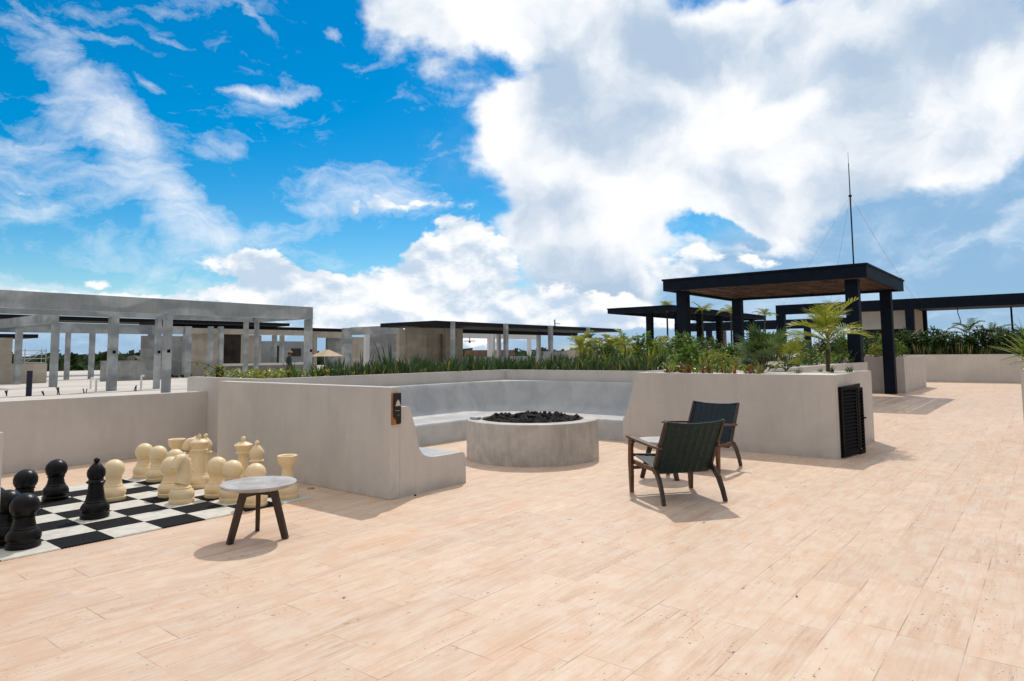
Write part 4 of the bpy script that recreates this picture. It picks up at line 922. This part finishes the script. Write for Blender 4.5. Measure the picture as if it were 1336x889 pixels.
# person beyond the planter
def person():
    pr = empty('person', (-30.0, 19.45, 0), R(-60), 'person in a tan hat and dark green shirt standing beyond the planter', 'person')
    me = bpy.data.meshes.new('body')
    J = [(0,0,0.95),(0,0,1.12),(0,0.01,1.30),(0,0,1.42),(0,0.01,1.50),(0,0.03,1.60),(0,0.02,1.70)]
    E = [(0,1),(1,2),(2,3),(3,4),(4,5),(5,6)]
    RD = [(0.16,0.11),(0.145,0.10),(0.17,0.11),(0.13,0.09),(0.055,0.055),(0.078,0.092),(0.07,0.08)]
    for s_ in (-1,1):
        b0 = len(J)
        J += [(s_*0.095,0,0.86),(s_*0.10,0.02,0.48),(s_*0.105,-0.01,0.09),(s_*0.115,0.13,0.04)]
        RD += [(0.088,0.095),(0.06,0.062),(0.04,0.045),(0.035,0.03)]
        E += [(0,b0),(b0,b0+1),(b0+1,b0+2),(b0+2,b0+3)]
        a0 = len(J)
        J += [(s_*0.185,0,1.38),(s_*0.235,-0.02,1.12),(s_*0.225,0.10,0.92),(s_*0.222,0.14,0.86)]
        RD += [(0.058,0.058),(0.042,0.042),(0.028,0.03),(0.03,0.022)]
        E += [(2,a0),(a0,a0+1),(a0+1,a0+2),(a0+2,a0+3)]
        for k in range(5):
            f0 = len(J); ln = (0.05,0.075,0.08,0.075,0.06)[k]
            ox = (-0.03,-0.018,-0.006,0.007,0.018)[k]
            J += [(s_*0.222, 0.15+ox*0.5, 0.855), (s_*0.222+ox*0.3, 0.155+ox+(0.02 if k==0 else 0), 0.86-ln)]
            RD += [(0.011,0.011),(0.008,0.008)]; E += [(a0+3,f0),(f0,f0+1)]
    me.from_pydata(J, E, [])
    o = bpy.data.objects.new('body', me); COL.objects.link(o)
    sk = o.modifiers.new('skin', 'SKIN'); sk.use_smooth_shade = True
    for i, r_ in enumerate(RD): me.skin_vertices[0].data[i].radius = r_
    me.skin_vertices[0].data[0].use_root = True
    ss = o.modifiers.new('sub', 'SUBSURF'); ss.levels = 1; ss.render_levels = 1
    dg = bpy.context.evaluated_depsgraph_get(); ev = o.evaluated_get(dg)
    nm = bpy.data.meshes.new_from_object(ev)
    bpy.data.objects.remove(o)
    for m_ in ('skin','shirt','trousers'): nm.materials.append(MT[m_])
    for p in nm.polygons:
        c = p.center
        p.use_smooth = True
        p.material_index = 2 if c.z < 0.93 and abs(c.x) < 0.185 else (1 if 0.90 < c.z < 1.46 and not (abs(c.x) > 0.19 and c.z < 1.15) else 0)
    b = bpy.data.objects.new('body', nm); COL.objects.link(b); b.parent = pr
    MB().lathe([(0.0,1.66),(0.175,1.655),(0.185,1.662),(0.10,1.685),(0.092,1.74),(0.075,1.775),(0.0,1.78)], 20, 0, 0.02).build('hat', MT['straw'], pr, smooth='auto')
    MB().lathe([(0.0,1.56),(0.082,1.565),(0.088,1.62),(0.086,1.655),(0.0,1.657)], 14, 0, 0.0).build('hair', MT['hair'], pr, smooth=True)
    nb = MB(); nb.loft([[(-0.012,0.115,1.595),(0.012,0.115,1.595),(0.0,0.122,1.63)],[(-0.006,0.135,1.598),(0.006,0.135,1.598),(0.0,0.128,1.62)]]); nb.build('nose', MT['skin'], pr)
    return pr
person()

# ------------------------------------------------------------------ plants
UP = Vector((0,0,1))
def blade(mb, base, az, ln, wd, lean, curl, rnd, nseg=4):
    d_ = Vector((math.cos(az), math.sin(az), 0)); side = Vector((-math.sin(az), math.cos(az), 0))
    tw = rnd.uniform(-0.6, 0.6); side = (side*math.cos(tw)+d_*math.sin(tw))
    pts = []; ws = []; p = Vector(base); a = lean
    for k in range(nseg+1):
        pts.append(p.copy()); t = k/nseg
        ws.append(max(0.002, wd*(0.75+0.5*t-1.25*t*t*t)))
        p = p+(UP*math.cos(a)+d_*math.sin(a))*(ln/nseg); a += curl/nseg
    mb.strip(pts, ws, side)
def sword_clump(name, mats, weights, n, h0, h1, wd, seed, spread=0.10, lean=0.35, curl=0.3):
    rnd = random.Random(seed); mb = MB()
    for k in range(n):
        mb.cur = rnd.choices(range(len(mats)), weights)[0]
        r_ = spread*math.sqrt(rnd.random()); a = rnd.uniform(0, 2*math.pi)
        blade(mb, (r_*math.cos(a), r_*math.sin(a), 0), a+rnd.gauss(0,.5), rnd.uniform(h0,h1), wd*rnd.uniform(.7,1.2), abs(rnd.gauss(0,lean)), rnd.gauss(curl*0.5,curl*.5), rnd)
    return mb.build(name, mats, fix=False)
def leaf(mb, p, dr, nrm, ln, wd):
    dr = dr.normalized(); sd_ = dr.cross(nrm)
    if sd_.length < 1e-3: sd_ = dr.orthogonal()
    sd_.normalize(); n2 = sd_.cross(dr)
    mb.add([p, p+dr*ln*0.45+sd_*wd/2+n2*ln*0.04, p+dr*ln-n2*ln*0.08, p+dr*ln*0.45-sd_*wd/2+n2*ln*0.04], [(0,1,2,3)])
def shrub_mesh(mb, rx, ry, h, n, lsz, rnd, stems=7):
    for k in range(n):
        a = rnd.uniform(0,2*math.pi); r_ = math.sqrt(rnd.random()); e = rnd.random()**0.8
        env = math.sqrt(max(0.05, 1-(e*0.98)**2.2))*(0.75+0.3*math.sin(3*a+rnd.random()))
        p = Vector((rx*r_*env*math.cos(a), ry*r_*env*math.sin(a), h*e*rnd.uniform(.75,1.08)+0.03))
        dr = Vector((math.cos(a)*rnd.uniform(.2,1.2)+rnd.gauss(0,.5), math.sin(a)*rnd.uniform(.2,1.2)+rnd.gauss(0,.5), rnd.uniform(-.3,.9)))
        leaf(mb, p, dr, Vector((rnd.gauss(0,.4), rnd.gauss(0,.4), 1)), lsz*rnd.uniform(.6,1.3), lsz*rnd.uniform(.3,.55))
def frond(mb, base, az, ln, lift, droop, nl, ll, lw, rnd, nseg=10, vee=0.5):
    d_ = Vector((math.cos(az), math.sin(az), 0)); side = Vector((-math.sin(az), math.cos(az), 0))
    p = Vector(base); a = lift; pts = []; tans = []
    for k in range(nseg+1):
        t = d_*math.cos(a)+UP*math.sin(a); pts.append(p.copy()); tans.append(t)
        p = p+t*(ln/nseg); a -= droop/nseg*(0.5+k/nseg)
    mb.tube(pts, [0.010*(1-0.8*k/nseg)*max(1,ln) for k in range(nseg+1)], 4)
    for k in range(nl):
        u = 0.16+0.84*(k+0.5)/nl; x = u*nseg; i = min(int(x), nseg-1); f = x-i
        q = pts[i].lerp(pts[i+1], f); t = tans[i].lerp(tans[i+1], f).normalized()
        nrm = side.cross(t).normalized()
        if nrm.z < 0: nrm = -nrm
        w = math.sin(math.pi*(0.12+0.80*u))**0.7
        for s_ in (-1,1):
            L = ll*w*rnd.uniform(.85,1.12)
            dr = (t*rnd.uniform(.55,.8)+side*s_*rnd.uniform(.8,1.0)+nrm*vee*rnd.uniform(.5,1.1)).normalized()
            q1 = q+dr*L*0.5; q2 = q1+(dr-UP*rnd.uniform(.15,.5)).normalized()*L*0.5
            wd_v = (t-dr*t.dot(dr)).normalized()
            mb.strip([q, q1, q2], [lw*0.6, lw, 0.002], wd_v)
def areca(name, loc, label, trunk_h, nfr, ln, ll, seed, fm, group=None, rz=0, lift=(0.5,1.35), droop=1.5, stems=1, tr=0.045, cat='palm', nl=None, lw=None):
    rnd = random.Random(seed)
    pl = empty(name, loc, rz, label, cat, group)
    tm_ = MB(); fm_ = MB(); cs = MB()
    for s_ in range(stems):
        ox, oy = (0,0) if stems == 1 else (rnd.uniform(-.18,.18), rnd.uniform(-.18,.18))
        lx, ly = (rnd.uniform(-.04,.04), rnd.uniform(-.04,.04)) if stems == 1 else (ox*0.8, oy*0.8)
        hh = trunk_h*(1 if stems == 1 else rnd.uniform(.6,1.05))
        tm_.tube([(ox,oy,0),(ox+lx*.5,oy+ly*.5,hh*.5),(ox+lx,oy+ly,hh)], [tr*1.15,tr,tr*.9], 8)
        cs.tube([(ox+lx,oy+ly,hh),(ox+lx*1.1,oy+ly*1.1,hh+0.22*ln)], [tr*1.0,tr*.45], 8)
        nn = max(3, nfr//stems)
        for k in range(nn):
            a = 2*math.pi*k/nn+rnd.uniform(-.3,.3)
            frond(fm_, (ox+lx,oy+ly,hh+0.16*ln), a, ln*rnd.uniform(.8,1.1), rnd.uniform(*lift), droop*rnd.uniform(.7,1.2), nl or int(16+10*ln), ll, lw or 0.028*max(.7,ln), rnd)
    tm_.build('trunk', MT['trunk'], pl, smooth=True); cs.build('crownshaft', MT['trunkgreen'], pl, smooth=True)
    fm_.build('fronds', MT[fm], pl, fix=False)
    return pl
def fan_palm(loc, label, h, nleaf, R_, seed, fm='palmdark', name='fan_palm', up_only=False, rz=0, group=None):
    rnd = random.Random(seed); pl = empty(name, loc, rz, label, 'palm', group)
    st = MB(); lf = MB()
    for k in range(nleaf):
        a = rnd.uniform(0,2*math.pi); e = rnd.uniform(0.25,1.45); L = h*rnd.uniform(.45,.8)*(0.65+0.5*math.sin(e))
        b = Vector((rnd.gauss(0,.03), rnd.gauss(0,.03), h*rnd.uniform(.05,.35)))
        d_ = Vector((math.cos(a)*math.cos(e), math.sin(a)*math.cos(e), math.sin(e))); tip = b+d_*L
        st.tube([b, b.lerp(tip,.5)+UP*0.02, tip], [0.009,0.007,0.005], 5)
        sd_ = Vector((-math.sin(a), math.cos(a), 0)); nrm = sd_.cross(d_).normalized()
        nf = rnd.randint(11,15); RR = R_*rnd.uniform(.75,1.1)
        for j in range(nf):
            th_ = (j/(nf-1)-0.5)*R(235)
            dr = (d_*math.cos(th_)+sd_*math.sin(th_)-nrm*0.0).normalized()
            wv_ = (dr.cross(nrm)).normalized()
            L2 = RR*(0.75+0.25*math.cos(th_))
            q1 = tip+dr*L2*.55; q2 = q1+(dr-UP*.25).normalized()*L2*.45
            lf.strip([tip, q1, q2], [0.008, 0.036*R_/0.3, 0.003], wv_)
    st.build('stalks', MT['trunk'], pl); lf.build('leaves', MT[fm], pl, fix=False)
    return pl
rnd = random.Random(21)
SW = []
for k in range(6):
    w = [(6,3,1),(4,5,1),(7,2,1),(5,3,2),(3,2,4),(6,4,0)][k]
    SW.append(sword_clump('sword_plant', [MT['blade'], MT['bladeblue'], MT['bladeyellow']], w, [22,24,14,24,24,10][k], [.10,.12,.18,.08,.06,.30][k], [.36,.40,.60,.30,.27,.70][k], [.032,.032,.038,.030,.028,.038][k], 40+k, 0.13, 0.36, 0.5))
first = set()
def put_sword(x, y, z, k, s=1.0, lab='dark green sword-leaved plant in the planter row behind the fire pit bench', grp='sword plants behind the bench'):
    o = SW[k]
    if k in first: o = copy_tree(SW[k])
    first.add(k)
    o.location = (x, y, z); o.rotation_euler = (0,0,rnd.uniform(0,6.28)); o.scale = (s,s,s*rnd.uniform(.85,1.15))
    tag(o, lab, 'plant', grp)
for row, x in enumerate((-9.40,-9.66,-9.98,-10.35)):
    y = 6.9+0.1*row
    while y < 12.9:
        put_sword(x+rnd.uniform(-.08,.08), y, 1.10, rnd.choices(range(6), [3,3,2,4,4,.9])[0], rnd.uniform(.75,1.15)); y += rnd.uniform(.13,.24)
for row, y in enumerate((11.42,11.70,12.05,12.5)):
    x = -9.05
    while x < -5.95:
        put_sword(x, y+rnd.uniform(-.08,.08), 1.10, rnd.choices(range(6), [3,3,1.3,4,4,.4])[0], rnd.uniform(.75,1.1)); x += rnd.uniform(.13,.24)
for x, y in ((-10.6,6.3),(-9.9,6.5),(-10.9,7.0),(-9.5,6.25),(-9.45,6.6)): put_sword(x, y, 1.10, rnd.randrange(6), .85)
# yellow-green low cover at the near end of that planter
gc = MB(); 
for k in range(900):
    x, y = rnd.uniform(-11.2,-9.3), 5.62+abs(rnd.gauss(0,0.9))
    gc.cur = rnd.choices((0,1,2),(4,3,1))[0]
    leaf(gc, Vector((x,y,1.11+rnd.uniform(0,.14))), Vector((rnd.gauss(0,1),rnd.gauss(0,1),rnd.uniform(.1,1.2))), UP, rnd.uniform(.05,.11), rnd.uniform(.025,.05))
tag(gc.build('ground_cover', [MT['leafgreen'],MT['leafyellow'],MT['leafyel']], fix=False), 'low yellow-green ground cover at the near end of the L-shaped planter', 'ground cover', kind='stuff')
# potted seedling and a leaning twig on the planter corner
pt = empty('plant_pot', (-10.95, 5.78, 1.11), 0, 'small black nursery pot with a yellow-green seedling on the planter corner', 'potted plant')
MB().lathe([(0.0,0),(0.050,0),(0.068,0.14),(0.074,0.14),(0.074,0.158),(0.062,0.158),(0.058,0.13),(0.0,0.13)], 20).build('pot', MT['pot'], pt, smooth='auto')
pm = MB()
for k in range(26):
    a = rnd.uniform(0,6.28); leaf(pm, Vector((rnd.gauss(0,.02),rnd.gauss(0,.02),.14+rnd.uniform(0,.07))), Vector((math.cos(a),math.sin(a),rnd.uniform(.1,.9))), UP, rnd.uniform(.07,.15), rnd.uniform(.035,.055))
pm.build('leaves', MT['leafyellow'], pt, fix=False)
tw = empty('leaning_sapling', (-10.75, 5.75, 1.11), 0, 'thin leaning sapling with a few reddish leaves hanging over the low wall', 'plant')
MB().tube([(0,0,0),(-.10,-.06,.16),(-.30,-.18,.27),(-.52,-.32,.30)], [.008,.007,.005,.003], 5).build('stem', MT['trunk'], tw)
pm = MB()
for k in range(30):
    t = rnd.uniform(.25,1); p = Vector((-.52*t, -.32*t, .30*math.sin(t*1.5)))
    pm.cur = 1 if t > .8 and rnd.random() < .6 else 0
    leaf(pm, p, Vector((rnd.gauss(-.5,.7),rnd.gauss(-.2,.7),rnd.uniform(-.5,.4))), UP, rnd.uniform(.07,.13), .04)
pm.build('leaves', [MT['leafgreen'],MT['leafred']], tw, fix=False)

# shrubs of the large bed
SH = []
for k,(rx,h,n,ls,mm) in enumerate(((.45,.55,330,.13,'leafgreen'),(.5,.70,360,.12,'leafdark'),(.38,.42,300,.10,'leafyellow'),(.55,.8,380,.15,'leafgreen'))):
    mb = MB(); shrub_mesh(mb, rx, rx, h, n, ls, random.Random(60+k)); 
    for j in range(6):
        a = rnd.uniform(0,6.28); mb.tube([(0,0,0),(rx*.3*math.cos(a),rx*.3*math.sin(a),h*.4),(rx*.6*math.cos(a),rx*.6*math.sin(a),h*.8)],[.012,.009,.005],5)
    SH.append(mb.build('shrub', MT[mm], fix=False))
fs_ = set()
def put_shrub(k, x, y, z, s, label, group):
    o = SH[k] if k not in fs_ else copy_tree(SH[k]); fs_.add(k)
    o.location = (x,y,z); o.rotation_euler = (0,0,rnd.uniform(0,6.28)); o.scale = (s,s,s*rnd.uniform(.85,1.15))
    return tag(o, label, 'shrub', group)
LB = 'leafy green shrub in the large planted bed beyond the bench and lounge chairs'
for k, x, y, s in ((0,-5.1,11.5,.9),(3,-5.6,12.4,.8),(2,-4.7,11.9,.9),(1,-6.4,13.9,.9),(0,-4.9,13.0,.9),(2,-5.7,13.9,.9),(3,-7.3,14.0,.85),(1,-8.4,14.2,.9),(0,-9.0,15.2,.9),(2,-7.9,15.0,1.0),(1,-6.6,15.3,.9),(3,-5.2,14.8,.8),(0,-4.8,16.2,.85),(1,-5.9,16.8,1.0),(2,-7.1,16.8,1.0),(3,-8.4,17.2,.9),(0,-9.1,18.3,1.0),(1,-7.6,18.8,1.0),(2,-6.2,18.6,1.0),(3,-4.9,18.0,.8),(1,-4.7,19.6,.9),(0,-5.8,20.2,.9),(2,-7.0,20.5,.9),(3,-8.4,20.4,.9),(1,-4.5,13.6,.75),(0,-4.6,14.9,.7),(1,-4.6,17.1,.75),(0,-4.75,20.6,.9),(2,-4.6,12.6,.6)):
    put_shrub(k, x, y, 1.10, s, LB, 'shrubs of the large bed')
LB2 = 'bright green leafy shrub in the grey-shaded planter behind the slender post'
for k in range(9):
    put_shrub((0,2,0,3,2,0,0,2,3)[k], -4.35-0.62*k, 27.25+rnd.uniform(0,.5), 1.20, rnd.uniform(.85,1.1), LB2, 'shrubs of the shaded planter')
for k in range(6): put_shrub((3,1)[k%2], -5.0-0.8*k, 29.5, 1.20, 1.0, LB2, 'shrubs of the shaded planter')
# spiky plants between the shrubs
SPK = [sword_clump('spiky_plant', [MT['leafgreen'],MT['leafyellow'],MT['blade']], w, 26, .28, .62, .040, 200+i, .06, .55, .8) for i, w in enumerate(((4,2,2),(1,5,1),(3,1,4)))]
for k, (x, y, s) in enumerate(((-5.15,10.95,.6),(-4.75,11.2,.7),(-4.35,10.95,.55),(-5.0,12.1,.8),(-4.2,12.0,.7),(-5.3,11.6,.9),(-6.0,13.4,1),(-7.0,13.6,1),(-8.0,13.6,1),(-4.5,13.0,.8),(-5.4,14.2,1),(-6.3,14.6,1),(-7.4,14.9,1),(-4.4,14.4,.7),(-4.4,15.6,.7),(-5.1,15.6,1),(-8.8,13.7,1),(-9.2,14.6,1),(-4.5,18.6,.8),(-5.4,19.2,1))):
    o = SPK[k%3] if k < 3 else copy_tree(SPK[k%3])
    o.location = (x,y,1.11); o.rotation_euler = (0,0,rnd.uniform(0,6.28)); o.scale = (s,s,s*1.1)
    tag(o, 'spiky narrow-leaved plant among the leafy shrubs of the large bed', 'plant', 'spiky plants of the large bed')
# low green fill under them
gc = MB()
for k in range(2600):
    x, y = rnd.uniform(-9.5,-4.3), rnd.uniform(13.4,21.2)
    gc.cur = rnd.choices((0,1,2),(4,4,2))[0]
    leaf(gc, Vector((x,y,1.12+rnd.uniform(0,.28))), Vector((rnd.gauss(0,1),rnd.gauss(0,1),rnd.uniform(.1,1.4))), UP, rnd.uniform(.10,.22), rnd.uniform(.04,.08))
for k in range(500):
    x, y = rnd.uniform(-5.3,-4.2), rnd.uniform(10.5,13.3)
    gc.cur = rnd.choices((0,1,2),(4,3,3))[0]
    leaf(gc, Vector((x,y,1.12+rnd.uniform(0,.14))), Vector((rnd.gauss(0,1),rnd.gauss(0,1),rnd.uniform(.1,1.4))), UP, rnd.uniform(.07,.16), rnd.uniform(.03,.05))
tag(gc.build('ground_cover', [MT['leafgreen'],MT['leafdark'],MT['leafyellow']], fix=False), 'dense low green planting filling the large bed', 'ground cover', kind='stuff')
# red bromeliads
BRM = sword_clump('bromeliad', [MT['leafred'],MT['leafgreen']], (4,1.6), 14, .10, .22, .036, 77, .05, .45, .5)
for k, (x, y) in enumerate(((-5.02,10.45),(-4.85,10.62),(-4.66,10.45),(-4.45,10.58),(-4.27,10.44),(-4.1,10.62),(-3.93,10.47),(-3.72,10.55),(-3.52,10.42),(-4.95,10.85),(-4.5,10.9),(-4.15,10.92),(-3.8,10.85),(-3.6,10.75))):
    o = BRM if k == 0 else copy_tree(BRM)
    o.location = (x,y,1.115); o.rotation_euler = (0,0,rnd.uniform(0,6.28)); s = rnd.uniform(.75,1.15); o.scale = (s,s,s)
    tag(o, 'red-leaved bromeliad along the front edge of the planter behind the chairs', 'bromeliad', 'red bromeliads in the planter')
for k, (x, y, s) in enumerate(((-3.1,11.0,.35),(-2.75,11.6,.4),(-3.0,11.9,.3),(-2.62,12.2,.4),(-2.55,11.9,.35))):
    put_sword(x, y, 1.145, (0,3,4,0,3)[k], s, 'small sword-leaved sprout in the white gravel corner of the planter with the louvred door', 'sprouts in the gravel corner')
# palms
areca('palm_tree', (-2.93, 12.12, 1.10), 'young yellow-green palm with a thin trunk at the gravel corner of the planter', .42, 13, .80, .31, 106, 'palm', rz=.3, lift=(.35,1.5), droop=1.35, tr=.030, nl=19, lw=.022)
fan_palm((-3.74, 11.35, 1.11), 'dark green fan palm with finger-like leaves behind the red bromeliads', .62, 26, .26, 111)
fan_palm((-3.55, 12.0, 1.11), 'bushy yellow-green fan palm just left of the young palm trunk', .50, 14, .26, 112, 'leafyellow')
fan_palm((-3.95, 12.4, 1.11), 'low dark fan palm in the shade behind the young palm', .62, 16, .28, 113)
for k, (x, y, h, fm, lab) in enumerate(((-9.0,14.1,.35,'palm','feathery yellow-green palm bush left of the other palm bushes in the bed'),(-8.3,14.6,.45,'palm','tallest feathery palm bush of the bed, left of the long pergola'),(-7.7,15.2,.35,'palm','bright feathery palm bush nearest the long pergola post'),(-9.3,15.6,.4,'palmdark','dark feathery palm bush at the back of the bed'))):
    areca('palm_bush', (x,y,1.1), lab, h, 13, .62, .20, 120+k, fm, 'palm bushes of the bed', lift=(.5,1.4), droop=1.6, stems=3, tr=.02)
gb = MB()
for k in range(40):
    a = rnd.uniform(0,6.28); leaf(gb, Vector((rnd.gauss(0,.10),rnd.gauss(0,.25),.05+rnd.uniform(0,.30))), Vector((math.cos(a),math.sin(a),rnd.uniform(.0,1))), UP, rnd.uniform(.25,.5), rnd.uniform(.08,.13))
tag(gb.build('croton_plant', MT['leafyel'], fix=False, loc=(-22.1,36.4,1.80)), 'bright golden-leaved plant on top of the pale planter box', 'plant')
areca('palm_bush', (-22.2, 34.6, 1.8), 'grey-green palm bush on top of the pale planter box', .2, 10, 1.0, .3, 131, 'palmdark', 'palm bushes of the bed', stems=2, tr=.03)
areca('palm_bush', (-20.5, 36.5, 0.0), 'dark arching palm bush just right of the pale planter box', 1.3, 14, 1.5, .45, 132, 'palmdark', 'palm bushes of the bed', stems=3, tr=.04)
areca('palm_bush', (-18.7, 33.6, 0.0), 'broad palm bush between the planter box and the long pergola', .8, 14, 1.3, .4, 133, 'palm', 'palm bushes of the bed', stems=3, tr=.04)
# slender palms growing through the long pergola
for k, (x, y, h, lab) in enumerate(((-15.55,32.4,3.55,'slender palm rising past the near corner of the long pergola'),(-14.5,34.5,3.55,'slender palm beside the middle of the long pergola'),(-13.6,36.2,3.45,'slender palm poking above the far half of the long pergola'),(-13.2,40.5,3.5,'slender palm at the far tip of the long pergola'))):
    areca('palm_tree', (x,y,0), lab, h, 9, .75, .28, 140+k, 'palm', 'palms through the long pergola', lift=(.3,1.2), droop=1.3, tr=.05)
# vines wound round the far posts of the long pergola
for k, (x, y) in enumerate(((-15.25,35.9),(-15.25,38.7),(-15.25,41.4))):
    vb = MB()
    for j in range(420):
        z = rnd.uniform(0.6,3.4); s_ = rnd.choice((0,1,2,3)); u = rnd.uniform(-.16,.16)
        p = Vector(((u,-.165),(.165,u),(u,.165),(-.165,u))[s_]).to_3d(); p.z = z
        leaf(vb, p, Vector((p.x*6+rnd.gauss(0,.5),p.y*6+rnd.gauss(0,.5),rnd.gauss(-.2,.6))), UP, rnd.uniform(.08,.18), rnd.uniform(.05,.09))
    tag(vb.build('climbing_vine', MT['leafdark'], fix=False, loc=(x,y,0)), 'dark climbing vine wrapped around a post of the long pergola', 'vine', 'vines on the long pergola posts')
for k, (x, y, s) in enumerate(((-17.5,31.5,1.6),(-16.6,30.9,1.5),(-15.6,31.2,1.7),(-14.8,32.2,1.7),(-14.2,33.5,1.6),(-13.6,35.0,1.6),(-12.6,36.5,1.6),(-11.8,34.5,1.5),(-16.0,33.2,1.6),(-19.5,32.5,1.7),(-13.2,38.5,1.8),(-12.0,39.5,1.7))):
    put_shrub((0,1,3,0)[k%4], x, y, 0.0, s*1.25, 'tall leafy shrub growing along the side of the long pergola', 'shrubs along the long pergola')
# dark hedge and dry grasses of the far planter
HB = []
for k in range(2):
    mb = MB(); shrub_mesh(mb, .80, .75, 1.14, 620, .19, random.Random(80+k)); HB.append(mb.build('hedge_shrub', MT['leafdark'], fix=False))
n_ = 0
for x, yh in [(v*0.62-6.9, 38.5) for v in range(16)]+[(v*0.62-6.6, 37.85) for v in range(15)]:
    o = HB[n_%2] if n_ < 2 else copy_tree(HB[n_%2]); n_ += 1
    o.location = (x, yh+rnd.uniform(-.15,.15), 1.2); o.rotation_euler = (0,0,rnd.uniform(0,6)); s = rnd.uniform(.8,1.1)*(1 if yh > 38 else .85); o.scale = (s,s,s)
    tag(o, 'dark green hedge shrub in the far planter across the end of the terrace', 'hedge', 'hedge shrubs of the far planter')
DG = sword_clump('dry_grass_tuft', [MT['drygrass'],MT['leafdark']], (3,2), 16, .3, .62, .035, 91, .14, .22, .25)
for k in range(26):
    o = DG if k == 0 else copy_tree(DG)
    o.location = (-6.6+k*0.31+rnd.uniform(-.08,.08), 37.15+rnd.uniform(-.1,.25), 1.2); o.rotation_euler = (0,0,rnd.uniform(0,6)); s = rnd.uniform(.7,1.15); o.scale = (s,s,s)
    tag(o, 'yellowish grass tuft along the front of the far hedge planter', 'grass tuft', 'grass tufts of the far planter')
for k, (x, y, h) in enumerate(((-4.9,38.6,.6),(-3.1,38.5,1.0),(-1.9,38.7,.95),(-0.6,38.5,.85),(0.6,38.6,.8))):
    areca('palm_bush', (x,y,1.2), 'dark arching palm rising out of the far hedge planter', h, 10, .95, .28, 150+k, 'palmdark', 'palms of the far planter', lift=(.3,1.2), droop=1.5, stems=2, tr=.03)
# spiky plant at the right picture edge
rp_ = empty('spiky_plant', (-0.20, 13.45, 1.10), 0, 'spiky long-leaved plant leaning out of the planter at the right edge', 'plant')
lv_ = MB(); rr = random.Random(17)
for k in range(110):
    a = rr.uniform(0, 6.283); ln_ = rr.uniform(.40,.70)
    lv_.cur = rr.choices((0,1),(5,2))[0]
    blade(lv_, (rr.gauss(0,.03),rr.gauss(0,.03),.12+rr.uniform(-.05,.25)), a, ln_, .062, rr.uniform(.2,1.75), rr.uniform(.1,.55), rr, 5)
lv_.build('leaves', [MT['leafgreen'],MT['leafyellow']], rp_, fix=False)
MB().tube([(0,0,0),(0.01,0,.2),(0,0,.42)], [.07,.06,.05], 10).build('trunk', MT['trunk'], rp_, smooth=True)
dl = MB(); blade(dl, (-.12,-.05,.16), math.pi+.35, .70, .030, 1.50, .06, rr, 5); dl.build('dry_leaf', MT['drygrass'], rp_, fix=False)
# a few dry leaves on the paving
dlf = MB(); leaf(dlf, Vector((0,0,.004)), Vector((1,0,.1)), UP, .035, .014)
src = dlf.build('fallen_leaf', MT['rust'], fix=False)
for k, (x, y) in enumerate(((-2.45,5.75),(-3.0,4.6),(-1.3,4.4),(-2.2,7.9),(-3.5,2.7))):
    o = src if k == 0 else copy_tree(src); o.location = (x,y,0); o.rotation_euler = (0,0,rnd.uniform(0,6))
    tag(o, 'tiny dark fallen leaf on the open paving', 'leaf', 'fallen leaves on the paving')
